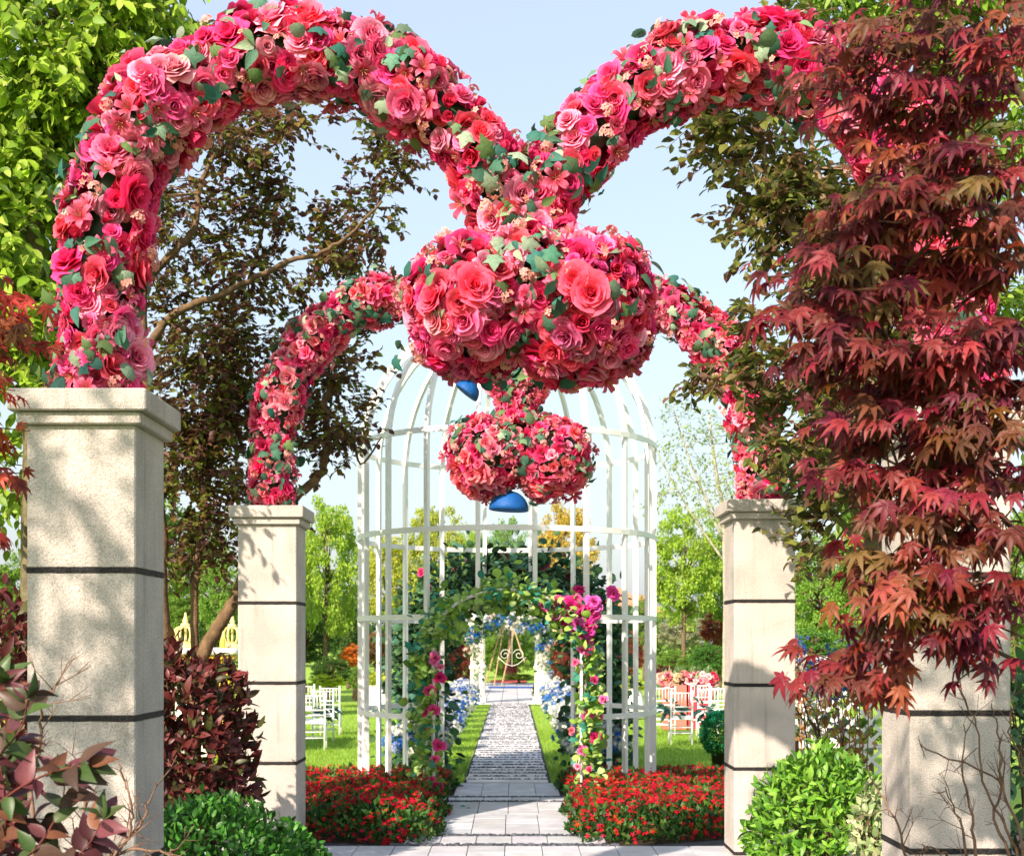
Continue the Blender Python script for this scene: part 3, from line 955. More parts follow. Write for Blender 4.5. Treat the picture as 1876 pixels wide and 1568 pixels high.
# white doorway arch with vines in the cage's opening
def leafy_arch(seed, D, xc, half, zspring, ztop, depth, label, cat, leafcol, nleaf, lsz, fw, frame_col, flowers, roses=True, name='rose_doorway', vr=.10, squash=1.0):
    rng = np.random.default_rng(seed)
    th = thing(name, label, cat, (xc, D, 0))
    lines = []
    for dy in (-depth / 2, depth / 2):
        pts = [(xc - half, D + dy, 0), (xc - half, D + dy, zspring * .5), (xc - half, D + dy, zspring)]
        for t in np.linspace(0, math.pi, 17)[1:-1]:
            pts.append((xc - half * math.cos(t), D + dy, zspring + (ztop - zspring) * math.sin(t) ** squash))
        pts += [(xc + half, D + dy, zspring), (xc + half, D + dy, zspring * .5), (xc + half, D + dy, 0)]
        pts = np.array(pts); lines.append(pts)
        obj('frame', tube(pts, fw, 6, frame_col, square_up=(0, 1, 0)), M_WHITE, th, True)
    for f in np.linspace(.04, .96, 15):
        a, b = [np.array([np.interp(f, np.linspace(0, 1, len(l)), l[:, i]) for i in range(3)]) for l in lines]
        obj('rung', tube([a, b], fw * .6, 5, frame_col), M_WHITE, th, True)
    sp = smooth_path((lines[0] + lines[1]) / 2, 5)
    seg = np.linalg.norm(np.diff(sp, axis=0), axis=1); cs = np.concatenate([[0], np.cumsum(seg)]); 
    s = rng.uniform(0, cs[-1], nleaf)
    c = np.stack([np.interp(s, cs, sp[:, i]) for i in range(3)], -1)
    dens = .5 + .5 * np.sin(s * 7 + seed) * np.sin(s * 3.1)
    m = rng.uniform(0, 1, nleaf) < .45 + .55 * dens; c = c[m]; n = len(c)
    off = rng.normal(0, 1, (n, 3)) * np.array([vr, depth * .5 + .03, vr])
    c = c + np.stack([np.sign(c[:, 0] - xc) * np.where(c[:, 2] < zspring, .10 if 'doorway' in name else 0, 0), np.zeros(n), np.zeros(n)], -1)
    pos = c + off * np.where(c[:, 2:3] > zspring + .12, 1.7 if 'doorway' in name else 1.0, 1.0); pos[:, 2] = np.maximum(pos[:, 2], .03)
    d = norm(off + rng.normal(0, .12, (n, 3)) + np.array([0, 0, -.08]))
    M = frames(d, np.array([0, -.6, .8]) + rng.normal(0, .45, (n, 3)), lsz * rng.uniform(.6, 1.3, n))
    place(th, 'leaf', 'leaves', [ROUND, IVY], rng.choice(2, n, p=[.7, .3]), M, pos, jitter_cols(rng, leafcol, n, .2), M_SILKLEAF, 300, rng, True)
    # vine stems
    vs = []
    for q in range(5):
        ph = rng.uniform(0, 6.28); w = sp + np.stack([np.sin(cs * 5 + ph) * vr * .6, np.cos(cs * 4 + ph) * depth * .5, np.cos(cs * 5 + ph) * vr * .4], -1)
        w[:, 2] = np.maximum(w[:, 2], .01)
        vs.append(tube(w, .007, 4, (.12, .09, .04)))
    obj('vine', join(vs), M_BARK, th, True)
    if flowers:
        fp, fs, fc = flowers(rng, sp, cs)
        nr_ = norm(np.array([0, -1, .15]) + rng.normal(0, .35, fp.shape))
        M = frames_z(nr_, rng, fs)
        place(th, 'rose', 'roses', ROSES_LO, rng.choice(len(ROSES_LO), len(fp)), M, fp, fc, M_PETAL, 200, rng, True)
    return th
def door_flowers(rng, sp, cs):
    P_, S_, C_ = [], [], []
    for _ in range(64):     # magenta cluster on the right shoulder
        c = P(1068, 1130, 14.1); P_.append(c + rng.normal(0, 1, 3) * np.array([.11, .05, .12])); S_.append(rng.uniform(.10, .135)); C_.append((.85, .5, 1.35))
    for _ in range(7):
        c = P(1020, 1108, 14.1); P_.append(c + rng.normal(0, 1, 3) * np.array([.07, .04, .05])); S_.append(.1); C_.append((.85, .5, 1.3))
    for sx, ys in ((-1, (1205, 1240, 1265, 1300, 1340, 1365, 1390, 1420, 1440)), (1, (1190, 1195, 1245, 1280, 1308, 1350, 1375, 1408, 1440))):
        for y0 in ys:
            x0 = 790 if sx < 0 else 1078
            P_.append(P(x0 + rng.normal(0, 12), y0, 14.05) + np.array([0, -.06, 0])); S_.append(rng.uniform(.075, .125)); C_.append((.9, .6, 1.1))
            if rng.uniform() < .5:
                P_.append(P(x0 + rng.normal(0, 18), y0 + rng.normal(0, 9), 14.05)); S_.append(.07); C_.append((1.0, 1.1, 1.2))
    return np.array(P_), np.array(S_), np.array(C_)
leafy_arch(301, 14.28, AX + .01, .80, 1.80, 2.36, .3, 'white arched doorway of the birdcage wound with light green vines and magenta roses', 'rose arch',
           [(.22, .38, .05), (.32, .50, .09), (.13, .26, .04), (.38, .52, .18), (.04, .24, .16)], 3400, .092, .018, (.8, .8, .78), door_flowers, vr=.058)
def dark_flowers(rng, sp, cs):
    s = rng.uniform(0, cs[-1], 70)
    c = np.stack([np.interp(s, cs, sp[:, i]) for i in range(3)], -1) + rng.normal(0, 1, (70, 3)) * np.array([.2, .12, .2])
    col = np.array([(.35, .2, .3), (.9, .8, 1.1), (1.0, 1.2, 1.2), (.5, .2, .4)])[rng.choice(4, 70)]
    c[:, 2] = np.maximum(c[:, 2], .1)
    return c, rng.uniform(.09, .14, 70), col
leafy_arch(302, 18.0, AX + .02, 1.22, 1.9, 2.72, .5, 'dark leafy arch with a few deep red and pink roses standing behind the birdcage', 'rose arch',
           [(.03, .09, .035), (.05, .14, .05), (.02, .05, .02), (.10, .20, .07), (.06, .16, .11)], 9500, .115, .015, (.10, .09, .07), dark_flowers, name='climbing_rose_arch', vr=.185)

# ================================================================== FLOWER BEDS
FLORET = join([petals(5, .5, .26, .10, .12, (1, 1, 1), (1, 1, 1), 1)])
def flower_bed(seed, side, label):
    rng = np.random.default_rng(seed)
    def inside(x, y):
        r = np.hypot(x - AX, y - CAGE_Y)
        front = CAGE_Y - np.sqrt(np.maximum(4.35 ** 2 - (x - AX) ** 2, 0))
        lim = np.where(y < 14.4, .62, np.where(y < 15.1, 1.0, .64)) + .05 * np.sin(y * 5)
        ok = (y > front) & (y < 16.35 + .12 * np.sin(x * 3)) & (np.abs(x - AX) > lim) & (np.abs(x - AX) < 4.2) & ((x - AX) * side > 0)
        ok &= ~((y < 15.1) & (r < 1.72))
        return ok
    def pts(n):
        x = AX + side * rng.uniform(.5, 4.3, n); y = rng.uniform(11.4, 16.6, n); m = inside(x, y); return x[m], y[m]
    x, y = pts(26000)
    def top(x, y):
        # rounded shoulder towards the edges
        front = CAGE_Y - np.sqrt(np.maximum(4.35 ** 2 - (x - AX) ** 2, 0))
        e = np.minimum(np.minimum(y - front, np.abs(x - AX) - .58), .5)
        h = .30 * (np.clip(e / .28, 0.02, 1)) ** .5
        return (h + .035 * np.sin(x * 7 + 1) * np.sin(y * 6)) * (1 - .25 * (y > 14.8))
    h = top(x, y)
    th = thing('flower_bed', label, 'flower bed', (AX + side * 2, 13.5, 0), 'red flower beds round the birdcage')
    # foliage: narrow upright leaves all through the depth
    n = len(x)
    z = h * rng.uniform(.05, 1.0, n)
    d = norm(rng.normal(0, .7, (n, 3)) + np.array([0, -.2, .9]))
    M = frames(d, rng.normal(0, 1, (n, 3)), rng.uniform(.05, .10, n))
    col = jitter_cols(rng, [(.035, .11, .02), (.06, .17, .03), (.02, .06, .015), (.10, .20, .03)], n, .2)
    obj('foliage', spread(LEAF_SMALL, M, np.stack([x, y, z], -1), col), M_LEAF, th, kind='stuff')
    x, y = pts(17500)
    h = top(x, y); n = len(x)
    cl = np.sin(x * 11 + 2 * np.sin(y * 7)) + np.sin(y * 13 + x * 5)
    m = rng.uniform(0, 1, n) < .42 + .26 * cl; x, y, h = x[m], y[m], h[m]; n = len(x)
    front = CAGE_Y - np.sqrt(np.maximum(4.35 ** 2 - (x - AX) ** 2, 0))
    nearf = np.clip(1 - (y - front) / .35, 0, 1)
    z = h * (1 - nearf * rng.uniform(0, .8, n)) + rng.uniform(-.03, .045, n)
    nn = norm(np.stack([rng.normal(0, .35, n), -.35 - .8 * nearf + rng.normal(0, .25, n), np.ones(n) * .9], -1))
    M = frames_z(nn, rng, rng.uniform(.040, .064, n))
    pal = [(.58, .006, .02), (.44, .004, .03), (.66, .010, .06), (.66, .07, .02), (.26, .003, .018)]
    wts = np.array([.38, .27, .14, .08, .13])
    col = jitter_cols(rng, pal, n, .15, wts)
    obj('red_flowers', spread(FLORET, M, np.stack([x, y - nearf * .03, z], -1), col), M_PETAL, th, kind='stuff')
    # thin flower stalks that stand out of the bed
    k = rng.choice(n, 900); a = np.stack([x[k], y[k], z[k]], -1); b = a.copy(); b[:, 2] *= .3
    obj('stalks', twig_tubes(b, a, .003, (.06, .12, .03)), M_LEAF, th, kind='stuff')
    # soil under it
    xs = np.linspace(.55, 4.3, 16)
    fr = CAGE_Y - np.sqrt(np.maximum(4.37 ** 2 - xs ** 2, 0))
    V = [(AX + side * a, f, -.006) for a, f in zip(xs, fr)] + [(AX + side * a, 16.55, -.006) for a in xs]
    Q = [(i, i + 1, 17 + i, 16 + i) for i in range(15)]
    obj('soil', piece(V, Q), M_SOIL, th)
flower_bed(401, -1, 'red flower bed between the birdcage and the far pillar beside the low green shrub')
flower_bed(402, 1, 'red flower bed between the birdcage and the far pillar beside the topiary')

# ================================================================== URNS WITH BLUE AND WHITE FLOWERS
HYD = join([petals(5, .42, .24, .12, .05, (1, 1, 1), (1, 1, 1), 1), xf(petals(5, .38, .2, .25, 0, (1, 1, 1), (.9, .9, .95), 1, .6), None, (0, 0, .1))])
HYD_BALL = join([xf(HYD, frames_z(norm(np.random.default_rng(i).normal(size=(1, 3)) + [[0, 0, .5]]), R0, np.array([.5]))[0], norm(np.random.default_rng(i).normal(size=3) + np.array([0, 0, .5])) * .38) for i in range(10)])
urn_proto_mesh = {}
def urn_stand(x, y, seed, label, s=1.0, hgt=.42):
    rng = np.random.default_rng(seed)
    th = thing('flower_urn', label, 'flower urn', (x, y, 0), 'blue and white flower urns lining the slab path')
    c = (.74, .74, .70)
    at = (x, y, 0)
    H = hgt
    obj('pedestal', lathe([(0, -.02), (.12, -.02), (.12, .03), (.05, .06), (.035, .12), (.05, H - .22), (.06, H - .2), (0, H - .2)], 16, at, c), M_PLAIN, th, True)
    obj('bowl', lathe([(0, H - .2), (.06, H - .2), (.15, H - .12), (.19, H - .02), (.205, H), (.2, H + .015), (.17, H), (.0, H - .03)], 20, at, c), M_PLAIN, th, True)
    n = 46
    u = norm(rng.normal(size=(n, 3))); u[:, 2] = np.abs(u[:, 2]) * 1.1 - .25
    pos = np.array([x, y, H + .08]) + u * np.array([.34, .34, .29]) * s * rng.uniform(.7, 1.08, (n, 1))
    M = frames_z(norm(u + [0, -.2, .2]), rng, rng.uniform(.10, .17, n) * s)
    pal = np.array([(.80, .82, .76), (.85, .86, .80), (.02, .16, .58), (.08, .28, .68), (.35, .45, .72), (.74, .70, .60)])
    col = pal[rng.choice(6, n, p=[.28, .22, .2, .12, .1, .08])]
    place(th, 'bloom', 'blooms', [HYD_BALL], np.zeros(n, int), M, pos, col, M_PETAL, 300, rng, True)
    m = 130
    u = norm(rng.normal(size=(m, 3))); u[:, 2] = np.abs(u[:, 2]) - .4
    p2 = np.array([x, y, H + .06]) + u * np.array([.32, .32, .26]) * s
    M = frames(norm(u + rng.normal(0, .4, u.shape)), rng.normal(0, 1, u.shape), .09 * rng.uniform(.6, 1.3, m))
    obj('leaves', spread(LEAF_SMALL, M, p2, jitter_cols(rng, [(.03, .10, .04), (.05, .16, .06), (.08, .18, .12)], m)), M_LEAF, th, kind='stuff')
ys_ = [17.6, 19.6, 21.6, 23.6, 25.6, 27.6, 29.6, 31.6, 33.6, 35.6]
ORD = ['first', 'second', 'third', 'fourth', 'fifth', 'sixth', 'seventh', 'eighth', 'ninth', 'tenth']
for sx in (-1, 1):
    for i, yv in enumerate(ys_):
        nm = 'left' if sx < 0 else 'right'
        urn_stand(AX + sx * (1.20 + .004 * i), yv, 500 + i * 2 + sx, 'blue and white flower urn, %s from the birdcage, %s of the path' % (ORD[i], nm), 1.25, .38)

# ================================================================== PERGOLA OF FLUTED COLUMNS
pg = thing('flower_pergola', 'white fluted columns under a blue and white flower arch at the slab path end', 'pergola', (AX, 38.6, 0))
cream = (.80, .77, .66)
fl = lambda a: 1 + .10 * np.cos(a * 12)
for sx in (-1, 1):
    for dx, dy in ((.0, 0), (.16, .9)):
        x = AX + sx * (1.02 - dx * (1 if sx < 0 else 1)); yv = 37.9 + dy
        col_ = obj('column', lathe([(.16, .16, 0), (.12, .22, 1), (.115, 1.0, 1), (.11, 2.2, 1), (.11, 2.22, 0)], 48, (x, yv, 0), cream, fl), M_PLAIN, pg, True)
        obj('base', box(x - .18, x + .18, yv - .18, yv + .18, 0, .16, cream, .01), M_PLAIN, col_, local=True).location = (0, 0, 0)
        b_ = obj('collar', lathe([(.12, .98), (.155, 1.0), (.165, 1.05), (.155, 1.1), (.12, 1.12)], 20, (x, yv, 0), cream), M_PLAIN, col_, True, local=True); b_.location = (0, 0, 0)
        b_ = obj('capital', join([box(x - .17, x + .17, yv - .17, yv + .17, 2.27, 2.35, cream, .01), lathe([(.11, 2.2), (.16, 2.265)], 16, (x, yv, 0), cream)]), M_PLAIN, col_, local=True); b_.location = (0, 0, 0)
    x = AX + sx * 1.02
    obj('lantern', lathe([(0, 2.35), (.07, 2.35), (.04, 2.4), (.13, 2.5), (.17, 2.72), (.19, 2.75), (.12, 2.84), (.03, 2.9), (.02, 3.0), (0, 3.01)], 12, (x, 37.9, 0), (.82, .82, .8)), M_PLAIN, pg, True)
pts = [(AX - 1.0 * math.cos(t), 37.8, 1.9 + .55 * math.sin(t)) for t in np.linspace(0, math.pi, 20)]
obj('arch_frame', tube(pts, .05, 8, (.06, .10, .05)), M_PLAIN, pg, True)
rng = np.random.default_rng(61)
n = 150
t = rng.uniform(-.25, math.pi + .25, n)
base = np.stack([AX - 1.0 * np.cos(np.clip(t, 0, math.pi)), np.full(n, 37.7), 1.9 + .55 * np.sin(np.clip(t, 0, math.pi)) - np.where((t < 0) | (t > math.pi), 1.0, 0) * rng.uniform(0, 1.1, n)], -1)
posn = base + rng.normal(0, .10, (n, 3)) * np.array([1, .6, 1])
pal = np.array([(.82, .80, .70), (.02, .18, .60), (.30, .45, .72), (.80, .83, .82), (.75, .55, .45)])
place(pg, 'bloom', 'blooms', [HYD_BALL], np.zeros(n, int), frames_z(norm(np.array([0, -1, .3]) + rng.normal(0, .5, (n, 3))), rng, rng.uniform(.16, .30, n)), posn,
      pal[rng.choice(5, n, p=[.38, .22, .14, .18, .08])], M_PETAL, 150, rng, True)
m = 900
k = rng.choice(n, m); p2 = base[k] + rng.normal(0, .13, (m, 3))
obj('leaves', spread(LEAF_SMALL, frames(rng.normal(0, 1, (m, 3)), rng.normal(0, 1, (m, 3)), .16 * rng.uniform(.6, 1.3, m)), p2, jitter_cols(rng, [(.04, .12, .04), (.10, .22, .07)], m)), M_LEAF, pg, kind='stuff')

# wrought scroll ornament and wooden easel poles beyond the pergola
sc_ = thing('scroll_ornament', 'pale wrought scroll ornament hanging in the opening of the pergola', 'ornament', (0, 42, 1.2))
for sx in (-1, 1):
    t = np.linspace(0, 4.4 * math.pi / 1.5, 40)
    r = .03 + .022 * t
    obj('scroll', tube(np.stack([sx * .22 + .8 * r * np.cos(t) * sx, np.full(40, 42.0), 1.38 + .8 * r * np.sin(t)], -1), .009, 5, (.78, .75, .66)), M_PLAIN, sc_, True)
obj('hanger', tube([(-.45, 42, 1.3), (-.2, 42, 1.08), (0, 42, 1.02), (.2, 42, 1.08), (.45, 42, 1.3)], .010, 5, (.78, .75, .66)), M_PLAIN, sc_, True)
obj('chain', tube([(0, 42, 1.02), (0, 42, 2.5)], .01, 4, (.5, .5, .4)), M_PLAIN, sc_)
es = thing('wooden_easel', 'bare wooden easel poles standing on the grass beyond the pergola', 'easel', (-.3, 52, 0))
for a, b in (((-1.1, 52, 0), (-.35, 52.3, 2.6)), ((-.72, 52, 0), (-.3, 52.3, 2.6)), ((-.42, 52, 0), (.12, 52.4, 2.4)), ((.5, 52, 1.0), (.05, 52.3, 2.4))):
    obj('pole', tube([a, b], .03, 6, (.40, .28, .15)), M_BARK, es)

# ================================================================== CHAIRS
def make_chair():
    th = thing('wedding_chair', 'x', 'chair', (0, 0, 0), 'white wedding chairs set out on the lawn')
    W = (.82, .83, .82)
    for sx in (-1, 1):
        obj('leg', tube([(sx * .19, .20, 0), (sx * .185, .19, .44)], .015, 8, W), M_WHITE, th, True, local=True)
        obj('back_leg', tube([(sx * .18, -.22, 0), (sx * .185, -.19, .44), (sx * .185, -.22, .7), (sx * .185, -.25, .95)], .016, 8, W), M_WHITE, th, True, local=True)
        obj('side_stretcher', tube([(sx * .19, .195, .2), (sx * .182, -.205, .2)], .010, 6, W), M_WHITE, th, True, local=True)
    obj('seat', box(-.205, .205, -.205, .215, .43, .462, W, .01), M_WHITE, th, local=True)
    obj('cushion', box(-.19, .19, -.18, .2, .464, .50, (.86, .86, .84), .014), M_WHITE, th, True, local=True)
    for z, yv in ((.90, -.245), (.66, -.216), (.58, -.208)):
        obj('back_rail', tube([(-.185, yv, z), (.185, yv, z)], .012, 6, W), M_WHITE, th, True, local=True)
    for q in range(5):
        x = -.12 + q * .06
        obj('spindle', tube([(x, -.216, .66), (x, -.245, .90)], .007, 6, W), M_WHITE, th, True, local=True)
    for z in (.2, .3):
        obj('stretcher', tube([(-.19, .195, z), (.19, .195, z)], .010, 6, W), M_WHITE, th, True, local=True)
        obj('stretcher', tube([(-.182, -.208, z), (.182, -.208, z)], .010, 6, W), M_WHITE, th, True, local=True)
    return th
ch0 = make_chair()
spots = [(576, 1372, 5, 'white spindle-back chair nearest the edge of the left far pillar'), (592, 1356, 8, 'white spindle-back chair second out from the left far pillar'),
         (606, 1345, 4, 'outermost white chair of the group beside the left far pillar'), (560, 1338, 6, 'white chair in the row behind, half behind the left far pillar'),
         (1247, 1362, -2, 'white spindle-back chair standing free in front of the pink flower boxes'), (1219, 1345, -6, 'white chair closest to the birdcage, in front of the coral box'),
         (1296, 1350, -4, 'white chair just behind the green topiary ball'), (1232, 1334, -5, 'white chair in the second row before the coral box'),
         (1318, 1345, -3, 'white chair beside the right far pillar, behind the topiary'), (1282, 1335, -5, 'white chair in the second row before the red box')]
for i, (px, py, rz, lab) in enumerate(spots):
    o = ch0 if i == 0 else copy_tree(ch0)
    D = GY(py); q = P(px, py, D)
    o.location = (q[0], D, 0); o.rotation_euler = (0, 0, math.radians(rz))
    o['label'] = lab

# silk greenery sprigs tied on chairs
def sprig(px, py, D, label, seed, col=(.05, .14, .11)):
    rng = np.random.default_rng(seed); c = P(px, py, D)
    n = 46
    d = norm(rng.normal(0, 1, (n, 3)) * np.array([1.2, .5, .5]))
    M = frames(d + [0, 0, -.2], np.array([0, -.5, 1]) + rng.normal(0, .4, (n, 3)), rng.uniform(.10, .22, n))
    p = join([spread(LEAF_SMALL, M, c + d * rng.uniform(0, .18, (n, 1)), jitter_cols(rng, [col], n)), tube([c + [0, 0, .05], c + [0, .05, -.1]], .01, 5, (.05, .1, .05))])
    obj('greenery_sprig', p, M_LEAF, None, label=label, cat='greenery', group='greenery tied to the wedding chairs')
sprig(598, 1298, 23.9, 'blue-green sprig tied to the chairs by the left far pillar', 1)
sprig(1232, 1300, 23.0, 'blue-green sprig tied between the chairs in front of the coral box', 2)
sprig(1290, 1302, 23.5, 'blue-green sprig tied to the chairs behind the topiary ball', 3)

# boxes of pink flowers
def flower_box(x0, x1, yt, D, seed, boxcol, label, pal):
    rng = np.random.default_rng(seed)
    a, b = P(x0, yt, D), P(x1, yt, D)
    th = thing('flower_box', label, 'planter box', ((a[0] + b[0]) / 2, D, 0), 'coral planter boxes behind the chairs')
    h = a[2]
    obj('planter', box(a[0], b[0], D - .2, D + .25, 0, h, boxcol, .01), M_PLAIN, th)
    n = 90
    pos = np.stack([rng.uniform(a[0] - .05, b[0] + .05, n), D + rng.uniform(-.25, .2, n), h + rng.uniform(0, .24, n)], -1)
    M = frames_z(norm(np.array([0, -.6, .8]) + rng.normal(0, .35, (n, 3))), rng, rng.uniform(.09, .15, n))
    white = tint(ROSES_LO[1], (1, 1, 1)); wp = (white[0], white[1], white[2], np.ones_like(white[3]) * .8 + .15 * white[3])
    place(th, 'rose', 'roses', [wp], np.zeros(n, int), M, pos, jitter_cols(rng, pal, n, .1), M_PETAL, 300, rng, True)
    m = 120
    p2 = np.stack([rng.uniform(a[0], b[0], m), D + rng.uniform(-.2, .2, m), h + rng.uniform(0, .3, m)], -1)
    obj('leaves', spread(LEAF_SMALL, frames(rng.normal(0, .5, (m, 3)) + [0, 0, 1], rng.normal(0, 1, (m, 3)), .14 * rng.uniform(.6, 1.2, m)), p2, jitter_cols(rng, [(.10, .2, .05), (.3, .4, .2)], m)), M_LEAF, th, kind='stuff')
pk = [(.85, .35, .28), (.88, .55, .45), (.85, .75, .45), (.85, .25, .32), (.86, .65, .60)]
flower_box(1213, 1256, 1254, 27, 71, (.72, .16, .12), 'coral box overflowing with peach and cream roses behind the chairs', pk)
flower_box(1259, 1303, 1254, 27, 72, (.62, .04, .07), 'red box of pink and white roses, next to the coral one', [(.85, .35, .40), (.86, .7, .68), (.6, .05, .12), (.85, .55, .5)])
# draped cone pots with yellow shrubs
def cone_pot(px, py, D, label, s, seed):
    rng = np.random.default_rng(seed)
    c = P(px, py, D)
    th = thing('draped_pot', label, 'plant pot', (c[0], D, 0), 'white draped pots with yellow shrubs')
    obj('drape', lathe([(0, 0, 0), (.44 * s, 0, 1), (.36 * s, .3, 1), (.27 * s, .62, 1), (.2 * s, .7, 0), (0, .7, 0)], 40, (c[0], D, 0), (.8, .8, .78), lambda a: 1 + .05 * np.cos(a * 10)), M_PLAIN, th, True)
    n = 500; u = norm(rng.normal(size=(n, 3))); u[:, 2] = abs(u[:, 2])
    pos = np.array([c[0], D, .68]) + u * np.array([.34, .34, .32]) * s * rng.uniform(.3, 1, (n, 1))
    obj('shrub', spread(LEAF_SMALL, frames(u + rng.normal(0, .4, u.shape), rng.normal(0, 1, u.shape), .1 * rng.uniform(.6, 1.3, n)), pos, jitter_cols(rng, [(.45, .50, .03), (.55, .55, .05), (.25, .38, .04)], n)), M_LEAF, th, kind='stuff')
cone_pot(688, 1290, 33, 'white draped pot with yellow shrub behind the birdcage bars toward the gold crown', 1, 73)
cone_pot(1158, 1290, 31, 'white draped pot with yellow shrub behind the birdcage bars toward the coral box', .8, 74)

# ================================================================== TOPIARY
rng = np.random.default_rng(81)
tc = P(1322, 1345, 18.6)
tp = thing('topiary_ball', 'dense green topiary ball in a black pot beside the right far pillar', 'topiary', (tc[0], 18.6, 0))
obj('pot', lathe([(0, 0), (.13, 0), (.155, .26), (.17, .26), (.17, .29), (.14, .29), (.12, .25), (0, .24)], 24, (tc[0], 18.6, 0), (.008, .008, .009)), M_PLAIN, tp, True)
obj('stem', tube([(tc[0], 18.6, .2), (tc[0], 18.6, .45)], .02, 6, (.05, .04, .02)), M_BARK, tp)
n = 5200
u = norm(rng.normal(size=(n, 3))); pos = np.array([tc[0], 18.6, .50]) + u * np.array([.285, .285, .30]) * rng.uniform(.78, 1.03, (n, 1))
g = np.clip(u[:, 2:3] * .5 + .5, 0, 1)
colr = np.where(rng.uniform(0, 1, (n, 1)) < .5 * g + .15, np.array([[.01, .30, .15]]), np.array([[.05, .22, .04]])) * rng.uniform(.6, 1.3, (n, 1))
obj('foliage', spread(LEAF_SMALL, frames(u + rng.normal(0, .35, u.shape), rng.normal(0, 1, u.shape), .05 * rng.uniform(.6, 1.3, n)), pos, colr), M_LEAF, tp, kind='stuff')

# ================================================================== LATTICE FENCE
lf = thing('lattice_fence', 'white diagonal lattice fence behind the twiggy shrub, between the two pillars with a maple', 'fence', (P(1530, 1300, 14)[0], 14, 0))
xa, xb, zb_, zt_ = P(1442, 1300, 14)[0], P(1640, 1300, 14)[0], .12, P(0, 1206, 14)[2]
WH = (.80, .80, .78)
posts_x = [P(1472, 0, 14)[0], P(1640, 0, 14)[0], P(1425, 0, 14)[0]]
for x in posts_x:
    obj('post', box(x - .035, x + .035, 13.965, 14.035, 0, zt_ + .05, WH, .006), M_WHITE, lf)
X0 = posts_x[2]
obj('rail', box(X0, xb, 13.98, 14.02, zt_ - .03, zt_ + .02, WH), M_WHITE, lf)
obj('rail', box(X0, xb, 13.98, 14.02, zb_ - .03, zb_ + .02, WH), M_WHITE, lf)
obj('rail', box(X0, xb, 13.98, 14.02, P(0, 1366, 14)[2] - .02, P(0, 1366, 14)[2] + .02, WH), M_WHITE, lf)
st_ = .20
H_ = zt_ - zb_ - .05
for sgn, dy in ((1, -.006), (-1, .006)):
    k = -12
    while True:
        x = X0 + k * st_
        k += 1
        if x > xb + H_: break
        a = np.array([x, 14 + dy, zb_ + .02]); b = np.array([x + sgn * H_, 14 + dy, zt_ - .03])
        # clip to the panel
        t0, t1 = 0.0, 1.0
        dx = b[0] - a[0]
        ta, tb = (X0 - a[0]) / dx, (xb - a[0]) / dx
        t0 = max(t0, min(ta, tb)); t1 = min(t1, max(ta, tb))
        if t1 - t0 < .03: continue
        p0, p1 = a + (b - a) * t0, a + (b - a) * t1
        w = .017; off = np.array([w * .7, 0, -w * .7 * sgn])
        V = [p0 - off + [0, -.005, 0], p0 + off + [0, -.005, 0], p1 + off + [0, -.005, 0], p1 - off + [0, -.005, 0],
             p0 - off + [0, .005, 0], p0 + off + [0, .005, 0], p1 + off + [0, .005, 0], p1 - off + [0, .005, 0]]
        obj('slat', piece(V, [(0, 1, 2, 3), (7, 6, 5, 4), (0, 4, 5, 1), (1, 5, 6, 2), (2, 6, 7, 3), (3, 7, 4, 0)], None, WH), M_WHITE, lf)
obj('wooden_post', box(P(1452, 0, 12.6)[0], P(1463, 0, 12.6)[0], 12.58, 12.66, 0, P(0, 1357, 12.6)[2], (.16, .07, .03), .004), M_BARK, None,
    label='short brown wooden post beside the edge of the right far pillar', cat='post')

# blue and orange stemmed flowers in front of the lattice
def blue_plant(px, D, h, spots_, seed, label):
    rng = np.random.default_rng(seed); c = P(px, 1175, D)
    th = thing('blue_flower_plant', label, 'plant', (c[0], D, 0), 'blue flowering plants by the lattice')
    st = []
    for x, y_ in spots_:
        e = P(x, y_, D) + np.array([0, rng.normal(0, .08), 0])
        a = np.array([c[0] + rng.normal(0, .08), D, 0]); m = (a + e) / 2 + rng.normal(0, .06, 3)
        st.append(tube(smooth_path([a, m, e], 5), np.linspace(.009, .004, 11), 5, (.36, .16, .04)))
        for q in range(3):
            f = e + rng.normal(0, .10, 3) - [0, 0, .05]
            st.append(tube([m * .4 + e * .6, f], .004, 4, (.42, .19, .05)))
        n = 34
        pos = e + rng.normal(0, 1, (n, 3)) * np.array([.05, .04, .07])
        obj('blossom', spread(HYD, frames_z(norm(rng.normal(0, .6, (n, 3)) + [-.2, -.6, .3]), rng, rng.uniform(.035, .06, n)), pos,
                              jitter_cols(rng, [(.01, .10, .50), (.02, .20, .62), (.08, .10, .48)], n, .15)), M_PETAL, th, True)
    obj('stems', join(st), M_BARK, th, True)
    m = 170
    base_ = np.array([c[0], D, 0])
    tpos = np.array([P(*spots_[k], D) for k in rng.choice(len(spots_), m)])
    f = rng.uniform(.15, 1.0, (m, 1)); pos = base_ * (1 - f) + tpos * f + rng.normal(0, .07, (m, 3))
    obj('leaves', spread(LEAF_LONG, frames(rng.normal(0, 1, (m, 3)) + [0, 0, .4], rng.normal(0, 1, (m, 3)), .085 * rng.uniform(.6, 1.3, m)), pos,
                         jitter_cols(rng, [(.34, .15, .04), (.10, .18, .10), (.40, .22, .08), (.16, .24, .14)], m)), M_LEAF, th, kind='stuff')
blue_plant(1525, 12.9, 1.6, [(1495, 1225), (1503, 1218), (1500, 1258), (1515, 1262), (1536, 1262), (1528, 1200)], 91, 'plant with bright blue flower heads on orange stems just beside the right far pillar')
blue_plant(1580, 13.2, 1.7, [(1560, 1185), (1556, 1205), (1566, 1195), (1550, 1230), (1545, 1245), (1534, 1318), (1590, 1230)], 92, 'taller plant with blue flower spikes reaching up under the maple leaves')
